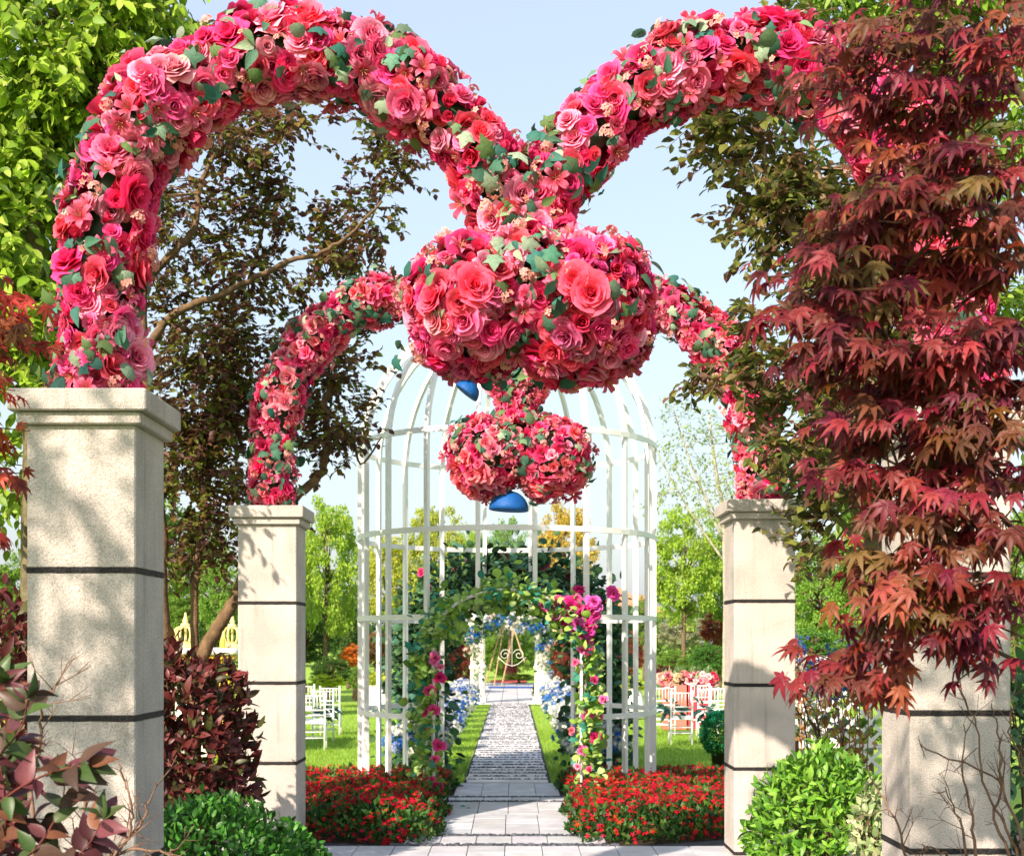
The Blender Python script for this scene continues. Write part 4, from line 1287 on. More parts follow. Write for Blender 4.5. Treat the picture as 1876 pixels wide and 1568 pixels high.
blue_plant(1470, 13.6, 1.7, [(1462, 1182), (1470, 1190), (1455, 1195)], 93, 'blue flower head peeping out above the lattice at the pillar edge')

# ================================================================== GOLD CROWNED PAVILION (left)
pv = thing('crown_pavilion', 'low cream pavilion with yellow trim and golden crown finials on its roof edge', 'pavilion', (-5.2, 21, 0))
D = 20.5
xa, xb = P(150, 0, D)[0], P(433, 0, D)[0]
zt = P(0, 1187, D)[2]; zc = P(0, 1199, D)[2]
CR = (.80, .76, .62); YL = (.68, .44, .03)
obj('wall', box(xa, xb - .45, D, D + 1.8, 0, zc, CR), M_RENDER, pv)
obj('corner_column', box(xb - .42, xb - .08, D - .03, D + .3, 0, zc, YL, .03), M_PLAIN, pv)
for q in range(6):
    obj('gilt_bead', ellipsoid((xb - .2, D - .06, .25 + q * .3), (.05, .04, .12), 8, 6, (.75, .5, .06)), M_PLAIN, pv, True)
obj('cornice', box(xa - .1, xb + .05, D - .25, D + 2.0, zc, zt, (.82, .80, .74), .03), M_RENDER, pv)
obj('cornice_trim', box(xa - .05, xb, D - .17, D + 1.9, zc - .07, zc - .002, YL, .01), M_PLAIN, pv)
a, b = P(408, 1200, D), P(382, 1232, D)
obj('gilt_brace', tube([a + [0, -.05, 0], b + [0, -.05, 0], P(366, 1250, D) + [0, -.05, 0]], .035, 6, (.8, .5, .02)), M_PLAIN, pv, True)
def crown(px, s, label=None):
    c = P(px, 1187, D)
    YG = (.84, .68, .26)
    cr = obj('crown_finial', lathe([(0, 0), (.30 * s, 0), (.30 * s, .06 * s), (.24 * s, .09 * s), (.24 * s, .17 * s), (.28 * s, .2 * s), (.0, .2 * s)], 24, (c[0], D + .2, zt), YG), M_PLAIN, pv, True)
    for q in range(7):
        t = q * 2 * math.pi / 7
        pts = [(c[0] + r * s * math.cos(t), D + .2 + r * s * math.sin(t), zt + z * s) for r, z in ((.25, .18), (.33, .32), (.34, .46), (.27, .60), (.12, .64), (.03, .66))]
        obj('crown_rib', tube(smooth_path(pts, 3), .035 * s, 6, YG), M_PLAIN, cr, True, local=True).location = (0, 0, 0)
    o = obj('crown_orb', lathe([(0, .60), (.14, .62), (.15, .72), (.07, .78), (.09, .84), (.05, .92), (.03, 1.05), (0, 1.1)], 14, (0, 0, 0), YG), M_PLAIN, cr, True, local=True)
    o.data.transform(Matrix.Translation((c[0], D + .2, zt)) @ Matrix.Scale(s, 4)); o.location = (0, 0, 0)
crown(334, .52); crown(421, .50); crown(250, .52)

# ================================================================== HOUSES far away
def house(px, D, w, h, label, seed):
    c = P(px, 1100, D)
    th = thing('far_house', label, 'house', (c[0], D, 0), 'peach houses beyond the garden')
    x0, x1 = c[0] - w / 2, c[0] + w / 2
    obj('wall', box(x0, x1, D, D + 8, 0, h, (.72, .50, .34)), M_RENDER, th)
    obj('roof', piece([(x0 - .4, D - .4, h), (x1 + .4, D - .4, h), (x1 + .4, D + 8.4, h), (x0 - .4, D + 8.4, h), (x0 + 1, D + 4, h + 1.8), (x1 - 1, D + 4, h + 1.8)],
                      [(0, 1, 5, 4), (2, 3, 4, 5), (3, 2, 1, 0)], [(1, 2, 5), (3, 0, 4)], (.55, .22, .12)), M_RENDER, th)
    for i in range(2):
        for q in range(2):
            wx = x0 + w * (.3 + .4 * i); wz = 1.2 + q * 2.6
            f = obj('window', box(wx - .5, wx + .5, D - .06, D + .02, wz, wz + 1.3, (.75, .72, .65), .02), M_PLAIN, th)
            obj('pane', box(wx - .4, wx + .4, D - .09, D - .065, wz + .1, wz + 1.2, (.05, .07, .09)), M_GLOSS, f, local=True).location = (0, 0, 0)
house(1141, 118, 2.9, 5.0, 'narrow peach house with an orange roof seen through the birdcage bars', 1)
house(1072, 135, 8, 4.0, 'low peach house with an orange roof behind the pink rose cluster', 2)
house(1178, 126, 3.2, 4.6, 'peach house partly behind the bright tree to the right of the cage', 3)

# ================================================================== TREES AND SHRUBS
BRONZE = [(.11, .048, .038), (.15, .066, .042), (.075, .04, .025), (.17, .20, .03), (.20, .13, .035)]
D = 13.0
def pp(D, *pts): return [P(x, y, D) for x, y in pts]
tree('purple_leaf_plum', 'tall dark bronze-leaved plum tree with forked trunks behind the left pillars', 'tree', (P(362, 0, D)[0], D, 0),
     [(np.array([[P(352, 0, D)[0], D, 0]] + pp(D, (358, 1260), (372, 1200), (405, 1140), (436, 1085), (470, 1000), (530, 925), (575, 880), (600, 830), (595, 740), (610, 690))), .085, .03),
      (np.array(pp(D, (358, 1220), (356, 1100), (366, 1000), (378, 900), (400, 790), (418, 700), (430, 610))), .045, .018),
      (np.array(pp(D - .6, (262, 655), (300, 595), (345, 560), (395, 545), (455, 515), (530, 478), (590, 462), (640, 430), (700, 370))), .045, .012),
      (np.array(pp(D - .6, (258, 680), (262, 600), (268, 520), (320, 460), (355, 420), (368, 340), (400, 280), (470, 230))), .05, .015),
      (np.array([[P(300, 0, D)[0], D, 0]] + pp(D - .3, (300, 1150), (290, 900), (262, 700))), .07, .05),
      (np.array(pp(D, (590, 470), (635, 500), (690, 380), (730, 310))), .014, .006),
      (np.array(pp(D, (600, 835), (640, 780), (660, 850), (700, 800))), .02, .008),
      (np.array(pp(D, (455, 515), (480, 430), (490, 330))), .02, .006)],
     [(P(480, 470, D), (.42, .5, .60), 15), (P(440, 440, D), (.34, .5, .3), 9), (P(495, 330, D), (.10, .2, .22), 4), (P(565, 450, D), (.35, .35, .14), 7),
      (P(665, 400, D), (.25, .3, .30), 10), (P(720, 310, D), (.18, .2, .17), 8), (P(640, 470, D), (.25, .3, .12), 8),
      (P(370, 600, D), (.6, .6, .55), 30), (P(480, 590, D), (.45, .5, .35), 17), (P(350, 740, D), (.5, .5, .5), 36), (P(430, 790, D), (.35, .5, .45), 26),
      (P(340, 860, D), (.35, .5, .4), 26), (P(400, 960, D), (.32, .4, .35), 18), (P(340, 1010, D), (.22, .4, .25), 9), (P(560, 690, D), (.40, .4, .28), 13),
      (P(620, 650, D), (.28, .3, .22), 9), (P(635, 780, D), (.22, .3, .20), 11), (P(560, 820, D), (.18, .3, .15), 6), (P(330, 420, D - .5), (.35, .4, .45), 12),
      (P(420, 250, D - .5), (.4, .4, .22), 14), (P(530, 205, D - .5), (.35, .4, .10), 9), (P(290, 330, D - .5), (.3, .4, .3), 10), (P(720, 240, D), (.15, .2, .1), 4)],
     LEAF_WIDE, .086, BRONZE, ntw=6, L=.30, k=8, droop=.25, nparts=300, bark=(.15, .095, .05), weights=[.22, .18, .12, .31, .17], maxlink=1.5, rng=np.random.default_rng(1001))
D = 10.0
tree('camphor_tree', 'big yellow-green leafy tree filling the upper left corner behind the near arch', 'tree', (P(60, 0, D)[0], D, 0),
     [(np.array([[P(60, 0, D)[0], D, 0]] + pp(D, (62, 900), (60, 600), (66, 420), (98, 300), (100, 180), (110, 0), (115, -160))), .09, .04),
      (np.array(pp(D, (66, 420), (20, 330), (-40, 240))), .04, .02), (np.array(pp(D, (100, 200), (170, 150), (260, 90), (320, 40))), .03, .012),
      (np.array(pp(D, (66, 430), (140, 330), (180, 250))), .03, .01)],
     [(P(70, 60, D), (.55, .6, .4), 38), (P(200, 50, D), (.42, .5, .28), 28), (P(310, 20, D), (.26, .4, .26), 13), (P(60, 200, D), (.45, .5, .3), 28), (P(180, 190, D), (.36, .5, .22), 24),
      (P(20, 330, D), (.28, .5, .3), 22), (P(70, 360, D), (.26, .5, .22), 18), (P(50, 470, D), (.3, .5, .22), 18), (P(10, 560, D), (.3, .5, .3), 16), (P(90, 620, D), (.2, .5, .25), 12), (P(60, 700, D), (.28, .5, .25), 12),
      (P(20, 860, D), (.2, .4, .2), 7)],
     LEAF_MED, .118, [(.27, .42, .03), (.34, .50, .05), (.17, .30, .025), (.42, .55, .09), (.09, .17, .02)], ntw=6, L=.34, k=8, droop=.75, nparts=300, bark=(.13, .11, .06),
     weights=[.3, .25, .2, .13, .12], rng=np.random.default_rng(1002), smooth=True)
for px, top, bot, lab in ((40, 275, 520, 'thin grey support pole against the yellow-green tree, the one nearer the picture edge'), (104, 225, 380, 'thin grey support pole against the yellow-green tree, nearer the flower arch')):
    a = P(px + 5, bot, 10.5); b = P(px - 2, top, 10.5)
    obj('support_pole', tube([(a[0] + .03, 10.5, 0), a, b], .017, 8, (.5, .5, .5)), M_PLAIN, None, True, label=lab, cat='pole', group='support poles of the leafy tree')

D = 10.0
tree('bronze_plum', 'bronze and olive leaved plum tree with bare grey branches behind the near right arch', 'tree', (P(1640, 0, D)[0], D, 0),
     [(np.array([[P(1660, 0, D)[0], D, 0]] + pp(D, (1650, 1200), (1600, 1000), (1560, 800), (1540, 640), (1500, 510), (1462, 440), (1415, 375), (1370, 320), (1300, 240))), .09, .016),
      (np.array(pp(D, (1500, 510), (1450, 400), (1400, 340), (1330, 270), (1292, 200))), .03, .01),
      (np.array(pp(D, (1490, 460), (1412, 380), (1402, 300), (1392, 180), (1386, 60))), .028, .014),
      (np.array(pp(D, (1570, 700), (1530, 480), (1500, 330), (1480, 240), (1462, 120))), .04, .014),
      (np.array(pp(D - .4, (1620, 1050), (1560, 980), (1500, 905), (1440, 820), (1390, 760), (1345, 700), (1320, 660))), .03, .008),
      (np.array(pp(D - .4, (1500, 905), (1560, 800), (1600, 700))), .02, .01)],
     [(P(1400, 270, D), (.42, .4, .24), 15), (P(1330, 230, D), (.20, .3, .12), 7), (P(1460, 350, D), (.36, .4, .28), 14), (P(1410, 400, D), (.25, .3, .2), 10), (P(1560, 430, D), (.38, .4, .35), 19), (P(1520, 520, D), (.3, .3, .25), 14),
      (P(1310, 210, D), (.12, .2, .10), 3), (P(1420, 40, D), (.25, .3, .12), 8), (P(1390, 590, D - .4), (.12, .3, .10), 3), (P(1400, 690, D - .4), (.22, .3, .16), 8), (P(1480, 690, D - .4), (.22, .3, .18), 8),
      (P(1310, 690, D - .4), (.16, .2, .05), 3), (P(1450, 790, D - .4), (.2, .3, .14), 6), (P(1530, 850, D - .4), (.28, .3, .24), 12), (P(1560, 950, D - .4), (.28, .3, .2), 10), (P(1620, 620, D), (.3, .4, .4), 22), (P(1500, 1000, D), (.1, .2, .12), 3), (P(1700, 300, D), (.4, .5, .4), 22)],
     LEAF_WIDE, .095, [(.13, .16, .03), (.20, .22, .04), (.09, .10, .03), (.25, .18, .06), (.14, .07, .04)], ntw=6, L=.26, k=8, droop=.2, nparts=300, bark=(.24, .165, .10),
     weights=[.3, .22, .2, .13, .15], maxlink=1.5, rng=np.random.default_rng(1003))
D = 12.0
tree('bright_leafy_tree', 'bright yellow-green tree behind the maple in the upper right corner', 'tree', (P(1690, 0, D)[0], D, 0),
     [(np.array([[P(1690, 0, D)[0], D, 0]] + pp(D, (1690, 900), (1680, 500), (1690, 200), (1700, -100))), .09, .04)],
     [(P(1540, 50, D), (.50, .5, .3), 40), (P(1680, 30, D), (.6, .5, .45), 30), (P(1800, 40, D), (.5, .5, .4), 22), (P(1720, 180, D), (.6, .5, .3), 25), (P(1560, 160, D), (.3, .5, .2), 14), (P(1830, 240, D), (.4, .5, .4), 16),
      (P(1750, 560, D), (.7, .5, .6), 30), (P(1600, 330, D), (.35, .4, .3), 10), (P(1560, 720, D), (.35, .4, .5), 24), (P(1540, 860, D), (.28, .4, .35), 18), (P(1850, 700, D), (.4, .4, .5), 12)],
     LEAF_LONG, .14, [(.17, .30, .03), (.24, .38, .04), (.10, .20, .02), (.30, .42, .07)], ntw=6, L=.36, k=7, droop=.5, nparts=200, bark=(.2, .15, .09), rng=np.random.default_rng(1004), smooth=True)

# ---- Japanese maple, close, right
MAPC = [(.21, .026, .034), (.26, .036, .042), (.13, .022, .018), (.27, .07, .035), (.15, .022, .038), (.14, .055, .022), (.15, .095, .025)]
def maple_tree(name, label, base, trunks, ells, D, size, seed, nparts=300, nrest=1.0, pal=MAPC, outx=-.7):
    rng = np.random.default_rng(seed)
    th = thing(name, label, 'maple tree', base)
    ps, lines = [], []
    for pts, r0, r1 in trunks:
        sp = smooth_path(pts, 5); lines.append(sp); ps.append(tube(sp, np.linspace(r0, r1, len(sp)), 8, (.09, .06, .035)))
    allp, allM, allc, tw0, tw1 = [], [], [], [], []
    for (px, py, rx, ry, n, yd) in ells:
        n = int(n * nrest)
        c = P(px, py, D + yd); r = np.array([rx * D / F_PX, .22, ry * D / F_PX])
        nsub = max(2, n // 9)
        u = norm(rng.normal(size=(nsub, 3))) * rng.uniform(.1, 1, (nsub, 1)) ** .5
        sc_c = c + u * r
        wv = np.array([.24, .2, .17, .12, .14, .08, .05]) if py < 700 else np.array([.17, .15, .22, .13, .07, .18, .08])
        hue = rng.choice(len(pal), nsub, p=wv)
        pts_l = np.concatenate(lines)
        for q in range(nsub):
            m = 9
            # a flat spray: leaves fan out along a twig that points out and slightly down
            dirv = norm(np.array([outx + rng.normal(0, .45), -.25 + rng.normal(0, .35), -.12 + rng.normal(0, .15)]))
            Lt = rng.uniform(.16, .30)
            s = sc_c[q]; 
            near = pts_l[((pts_l - s) ** 2).sum(1).argmin()]
            if np.linalg.norm(near - s) < 1.2:
                mid = near * .5 + s * .5 + np.array([0, 0, .04])
                tw0 += [near, mid]; tw1 += [mid, s]
            tw0.append(s); tw1.append(s + dirv * Lt)
            t = rng.uniform(0, 1, m)
            sidev = norm(np.cross(dirv, [0, 0, 1.0]))
            sg = rng.choice([-1, 1], m) * rng.uniform(.1, .8, m)
            p = s + dirv * (Lt * t)[:, None] + sidev * (sg * .11)[:, None] + rng.normal(0, .018, (m, 3))
            ld = norm(dirv * .7 + sidev * sg[:, None] * .9 + np.array([0, 0, -.45]) + rng.normal(0, .18, (m, 3)))
            up = norm(np.array([-.15, -.45, .85]) + rng.normal(0, .28, (m, 3)))
            allp.append(p); allM.append(frames(ld, up, size * rng.uniform(.6, 1.2, m)))
            base_c = np.array(pal[hue[q]]); allc.append(np.abs(base_c * (1 + rng.normal(0, .16, (m, 1))) + rng.normal(0, .008, (m, 3))))
    obj('trunk', join(ps), M_BARK, th, True)
    obj('twigs', twig_tubes(np.array(tw0), np.array(tw1), .0045, (.10, .045, .03)), M_BARK, th, kind='stuff')
    pos = np.concatenate(allp); M = np.concatenate(allM); col = np.concatenate(allc)
    place(th, 'leaf', 'crown', [MAPLE], np.zeros(len(pos), int), M, pos, col, M_LEAF, nparts, rng, True)
    return th
D = 4.2
maple_tree('japanese_maple', 'dark red Japanese maple with lobed leaves hanging before the near right pillar', (P(2060, 0, D + .5)[0], D + .5, 0),
    [(np.array([[P(2060, 0, D + .5)[0], D + .5, 0]] + [P(x, y, D + d) for x, y, d in ((2060, 1300, .5), (2000, 900, .5), (1960, 500, .4), (1900, 200, .4), (1850, -50, .4))]), .06, .02),
     (np.array([P(x, y, D + d) for x, y, d in ((2000, 900, .5), (1850, 800, .3), (1740, 700, .2), (1600, 600, .1), (1500, 560, 0))]), .016, .004),
     (np.array([P(x, y, D + d) for x, y, d in ((2020, 1250, .4), (1900, 1225, .2), (1800, 1180, .1), (1700, 1130, 0), (1640, 1110, 0))]), .010, .004),
     (np.array([P(x, y, D + d) for x, y, d in ((1980, 700, .5), (1850, 420, .3), (1720, 300, .2), (1600, 200, .1), (1560, 180, 0))]), .018, .004),
     (np.array([P(x, y, D + d) for x, y, d in ((2020, 1200, .4), (1900, 1050, .3), (1840, 950, .2), (1740, 900, .2), (1620, 840, .1))]), .016, .004),
     (np.array([P(x, y, D + d) for x, y, d in ((1920, 250, .4), (1800, 80, .3), (1690, 30, .2))]), .014, .004)],
    [(1780, 40, 120, 60, 63, 0), (1650, 90, 80, 45, 27, -.1), (1850, 130, 80, 80, 54, 0), (1600, 165, 75, 35, 22, 0), (1720, 210, 100, 40, 40, .1), (1830, 300, 90, 70, 72, 0),
     (1670, 300, 70, 25, 14, .15), (1760, 370, 100, 40, 54, 0), (1585, 410, 60, 32, 26, 0), (1680, 430, 90, 40, 64, .1), (1850, 460, 70, 70, 60, 0), (1540, 490, 75, 32, 45, 0),
     (1630, 540, 100, 45, 72, .1), (1500, 560, 55, 25, 27, 0), (1740, 520, 60, 35, 36, .2), (1800, 640, 90, 50, 72, 0), (1600, 640, 85, 36, 54, 0), (1700, 690, 110, 50, 80, .1), (1850, 760, 70, 70, 90, 0),
     (1640, 790, 60, 45, 45, .1), (1770, 830, 90, 70, 84, .1), (1600, 870, 35, 30, 18, 0), (1690, 930, 65, 50, 45, .1), (1810, 960, 80, 60, 72, 0), (1670, 1010, 50, 35, 32, 0), (1750, 1060, 80, 45, 54, .1), (1850, 1080, 50, 50, 45, 0),
     (1650, 1110, 45, 28, 24, 0), (1740, 1140, 80, 30, 32, 0), (1860, 1190, 30, 35, 20, 0), (1600, 1225, 45, 28, 22, 0), (1660, 1190, 45, 28, 22, .1)],
    D, .074, 1101, nrest=1.75)
D = 5.0
maple_tree('small_red_maple', 'bright red maple sprays entering beside the left edge above the near pillar', (P(-160, 0, D)[0], D, 0),
    [(np.array([[P(-160, 0, D)[0], D, 0]] + [P(x, y, D) for x, y in ((-160, 1000), (-130, 700), (-60, 560), (-10, 520))]), .035, .006),
     (np.array([P(x, y, D) for x, y in ((-140, 800), (-70, 780), (-10, 770))]), .012, .004)],
    [(-62, 500, 30, 30, 18, 0), (-55, 560, 35, 35, 27, 0), (-50, 620, 32, 35, 27, 0), (-65, 690, 32, 40, 27, 0), (-60, 780, 30, 45, 27, .1), (-65, 860, 30, 40, 18, 0), (-65, 960, 30, 30, 18, .2)],
    D, .064, 1102, nparts=150, pal=[(.45, .045, .03), (.5, .09, .04), (.22, .03, .02), (.4, .1, .03), (.25, .04, .05), (.13, .055, .018), (.22, .12, .02)], outx=.7)

# ---- shrubs
def bush(name, label, c, r, leafp, size, palette, n, seed, cat='shrub', group=None, nparts=300, lump=.12, mat=None, smooth=True, weights=None, stems=14, up=.5, vj=.2, cone=False):
    rng = np.random.default_rng(seed)
    c = np.array(c, float); r = np.array(r, float)
    th = thing(name, label, cat, (c[0], c[1], 0), group)
    u = norm(rng.normal(size=(n, 3)))
    ph = rng.uniform(0, 6.28, 8); fr = rng.normal(0, 4.5, (8, 3))
    d = sum(np.sin(u @ fr[k] + ph[k]) for k in range(8)) / 3
    rad = (1 + lump * d)[:, None] * rng.uniform(.55, 1.0, (n, 1)) ** .45
    pos = c + u * r * rad
    m = pos[:, 2] > .03; pos, u = pos[m], u[m]; n = len(pos)
    dr = norm(u * .8 + np.array([0, 0, up]) + rng.normal(0, .5, (n, 3)))
    M = frames(dr, u + np.array([0, 0, .5]) + rng.normal(0, .4, (n, 3)), size * rng.uniform(.6, 1.25, n))
    st = []
    for k in range(stems):
        e = c + norm(rng.normal(size=3) + [0, 0, .5]) * r * .8; e[2] = max(e[2], .1)
        a = np.array([c[0] + rng.normal(0, .12 * r[0]), c[1] + rng.normal(0, .12 * r[1]), 0])
        st.append(tube(smooth_path([a, (a + e) / 2 + [0, 0, .1], e], 4), np.linspace(.014, .005, 9), 5, (.10, .06, .035)))
    obj('stems', join(st), M_BARK, th, True)
    place(th, 'leaf', 'foliage', [leafp], np.zeros(n, int), M, pos, jitter_cols(rng, palette, n, vj, weights), mat or M_GLOSS, nparts, rng, smooth, key=pos[:, 1] - .6 * u[:, 2] * r[1] if cone is False else None)
    return th
G1 = [(.10, .25, .02), (.15, .33, .03), (.06, .17, .02), (.20, .38, .05)]
bush('pittosporum_shrub', 'bright green rounded glossy shrub between the two right pillars', (P(1515, 0, 8.6)[0], 8.6, .45), (.50, .55, .62), LEAF_LONG, .080, G1, 5600, 1201)
bush('variegated_shrub', 'small cream and green variegated shrub at the foot of the near right pillar', (P(1596, 0, 7.5)[0], 7.5, .55), (.09, .2, .42), LEAF_MED, .06, [(.45, .48, .28), (.20, .30, .12), (.30, .38, .18)], 900, 1202)
G2 = [(.04, .16, .02), (.06, .22, .025), (.025, .09, .015), (.10, .28, .04)]
bush('low_green_shrub', 'low dark green glossy shrub between the two left pillars', (P(395, 0, 8.4)[0], 8.4, .18), (.60, .7, .66), LEAF_MED, .060, G2, 7600, 1203)
bush('low_green_shrub', 'tip of glossy green shrub at the foot of the left far pillar', (P(520, 0, 9.0)[0], 9.2, .1), (.26, .4, .38), LEAF_MED, .060, G2, 2200, 1204)
PH = [(.13, .026, .024), (.09, .018, .018), (.17, .045, .040), (.05, .035, .015), (.06, .07, .02)]
bush('photinia_shrub', 'dark wine red photinia bush between the left pillars', (P(330, 0, 9.6)[0], 9.6, .95), (.52, .5, .80), LEAF_LONG, .115, PH, 3600, 1205, weights=[.25, .3, .15, .18, .12], lump=.16)
bush('photinia_shrub', 'dark red photinia seen at the left edge behind the near pillar', (P(-10, 0, 7.4)[0], 7.4, .95), (.36, .5, 1.15), LEAF_LONG, .10, PH, 2600, 1206, weights=[.3, .3, .2, .12, .08])
bush('dark_green_shrub', 'dark green shrub beside the right edge behind the near right pillar', (P(1900, 0, 8.5)[0], 8.5, .6), (.5, .5, 1.1), LEAF_LONG, .12, [(.03, .08, .03), (.06, .14, .05), (.10, .2, .1)], 1600, 1207)

# ---- near photinia sprays in the lower left corner
def leafy_branches(name, label, D, stems_, size, palette, seed, k=7, leafp=LEAF_BIG):
    rng = np.random.default_rng(seed)
    th = thing(name, label, 'shrub', (P(stems_[0][0][0], 0, D)[0], D, 0))
    tb, pos, Ms, cols = [], [], [], []
    for pts in stems_:
        sp = smooth_path([P(x, y, D + dd) for x, y, dd in pts], 6)
        tb.append(tube(sp, np.linspace(.0042, .0018, len(sp)), 6, (.13, .035, .028)))
        m = len(sp)
        for i in range(2, m, 2):
            for s in (-1, 1):
                if rng.uniform() < .12: continue
                tg = norm(sp[i] - sp[i - 1]); side = norm(np.cross(tg, [0, 1.0, 0]) * s + rng.normal(0, .45, 3))
                dr = norm(tg * .6 + side * .9 + [0, -.1, -.1]); pos.append(sp[i]); Ms.append(frames(dr[None], norm(np.array([[-.2, -.7, .5]]) + rng.normal(0, .4, (1, 3))), np.array([size * rng.uniform(.65, 1.15)]))[0])
        for q in range(4):     # end rosette
            dr = norm(norm(sp[-1] - sp[-2]) * .8 + rng.normal(0, .55, 3)); pos.append(sp[-1])
            Ms.append(frames(dr[None], np.array([[-.2, -.7, .5]]) + rng.normal(0, .4, (1, 3)), np.array([size * rng.uniform(.6, 1)]))[0])
    pos = np.array(pos); Ms = np.array(Ms)
    obj('stems', join(tb), M_BARK, th, True)
    place(th, 'leaf', 'leaves', [leafp], np.zeros(len(pos), int), Ms, pos, jitter_cols(rng, palette, len(pos), .2), M_GLOSS, 300, rng, True)
leafy_branches('photinia_branches', 'large green and purple-red leaves in the lower left corner, before the near pillar', 3.4,
    [[(-30, 1620, 0), (60, 1560, 0), (110, 1480, .1), (120, 1420, .1)], [(-40, 1500, .1), (40, 1440, 0), (110, 1410, 0), (165, 1400, 0)], [(-60, 1420, 0), (0, 1380, 0), (40, 1330, .1), (50, 1280, .1)],
     [(-30, 1700, -.1), (60, 1620, -.1), (150, 1560, 0), (190, 1500, 0)], [(-80, 1560, .2), (-20, 1520, .2), (30, 1500, .2), (80, 1500, .2)], [(-60, 1640, .1), (0, 1560, .1), (10, 1470, .1), (0, 1400, .1)],
     [(-40, 1700, 0), (30, 1640, .1), (70, 1590, .1), (160, 1545, .1)], [(-80, 1380, .2), (-40, 1340, .2), (-10, 1290, .2), (5, 1250, .2)], [(-60, 1480, .3), (-10, 1450, .3), (20, 1400, .3), (30, 1360, .3)]],
    .098, [(.085, .026, .032), (.05, .075, .022), (.12, .034, .045), (.07, .04, .028), (.045, .085, .022), (.14, .055, .03)], 1301)

# ---- bare twigs
def bare_shrub(name, label, D, stems_, seed, r=.009, col=(.20, .12, .08), nb=7):
    rng = np.random.default_rng(seed)
    th = thing(name, label, 'bare shrub', (P(stems_[0][0][0], 0, D)[0], D, 0), 'leafless twiggy shrubs in front of the near pillars')
    for pts in stems_:
        P3 = [P(x, y, D + rng.normal(0, .03)) for x, y in pts]
        P3 = [np.array([P3[0][0], D, 0.0])] + P3
        sp = smooth_path(P3, 6); sp += rng.normal(0, .004, sp.shape)
        L_ = [tube(sp, np.linspace(r * 1.3, r * .35, len(sp)), 6, col)]
        for q in range(nb):
            i = rng.integers(len(sp) // 3, len(sp) - 1); tg = norm(sp[i] - sp[i - 1])
            dr = norm(tg + rng.normal(0, .6, 3)); l = rng.uniform(.05, .20)
            mid = sp[i] + dr * l * .5 + rng.normal(0, .01, 3); e = mid + norm(dr + rng.normal(0, .3, 3)) * l * .5
            L_.append(tube([sp[i], mid, e], [r * .4, r * .3, r * .15], 4, col))
            for w in range(2):
                L_.append(tube([mid, mid + norm(dr + rng.normal(0, .7, 3)) * l * .4], r * .18, 3, col))
        obj('branch', join(L_), M_BARK, th, True)
bare_shrub('bare_twigs', 'leafless brown twigs rising in front of the near right pillar', 5.2,
    [[(1640, 1600), (1665, 1590), (1640, 1500), (1610, 1450), (1588, 1405)], [(1770, 1600), (1755, 1500), (1730, 1440)], [(1790, 1600), (1775, 1480), (1765, 1410), (1765, 1330)],
     [(1850, 1600), (1820, 1500), (1830, 1430), (1700, 1372), (1688, 1366)], [(1870, 1620), (1850, 1530), (1800, 1430), (1790, 1330), (1745, 1240)], [(1876, 1580), (1840, 1450), (1830, 1340), (1815, 1290)],
     [(1740, 1610), (1720, 1560), (1690, 1545)], [(1880, 1500), (1870, 1400), (1850, 1330), (1860, 1260)]], 1401, .0062)
bare_shrub('bare_twigs', 'leafless brown twigs at the foot of the near left pillar beside the purple-green leaves', 4.6,
    [[(150, 1640), (190, 1590), (240, 1520), (235, 1450), (215, 1395)], [(200, 1620), (215, 1560), (262, 1500), (285, 1430)], [(130, 1620), (150, 1500), (160, 1400), (175, 1380)],
     [(190, 1640), (230, 1560), (300, 1560), (330, 1555)], [(60, 1500), (75, 1350), (80, 1290), (110, 1240)]], 1402, .007, nb=9)
bare_shrub('bare_twigs', 'dark leafless twigs in front of the white lattice fence', 10.9,
    [[(1500, 1420), (1500, 1360), (1480, 1310), (1468, 1270)], [(1515, 1420), (1500, 1340), (1490, 1300), (1466, 1266)], [(1490, 1430), (1480, 1380), (1475, 1330), (1462, 1300)], [(1540, 1420), (1545, 1350), (1530, 1300)]], 1403, .011, (.06, .04, .035), nb=12)

# ---- mid and background plants
def bgcrown(seed, n, ncl, leafp, size, squash=1.0):
    rng = np.random.default_rng(seed)
    u = norm(rng.normal(size=(ncl, 3))); rad = rng.uniform(.2, 1, (ncl, 1)) ** .5
    c = u * rad * np.array([1, 1, squash]) * .86
    # several soft lobes
    p = c[rng.choice(ncl, n)] + norm(rng.normal(size=(n, 3))) * (rng.uniform(0, 1, (n, 1)) ** .5) * np.array([.15, .15, .09])
    d = norm(norm(p) * .5 + rng.normal(0, .7, p.shape) + [0, 0, -.2])
    M = frames(d, np.array([0, 0, 1]) + rng.normal(0, .7, p.shape), size * rng.uniform(.6, 1.3, n))
    v = np.repeat(rng.uniform(.8, 1.2, (n, 1)), 3, 1) * (1 + rng.normal(0, .05, (n, 3)))
    return spread(leafp, M, p, v), c
BGC = []
for s in range(4):
    p, c = bgcrown(2000 + s, 13000, 150 + 20 * s, LEAF_WIDE, .055)
    BGC.append((to_mesh('crown', p, M_LEAF), c))
BGT = {}
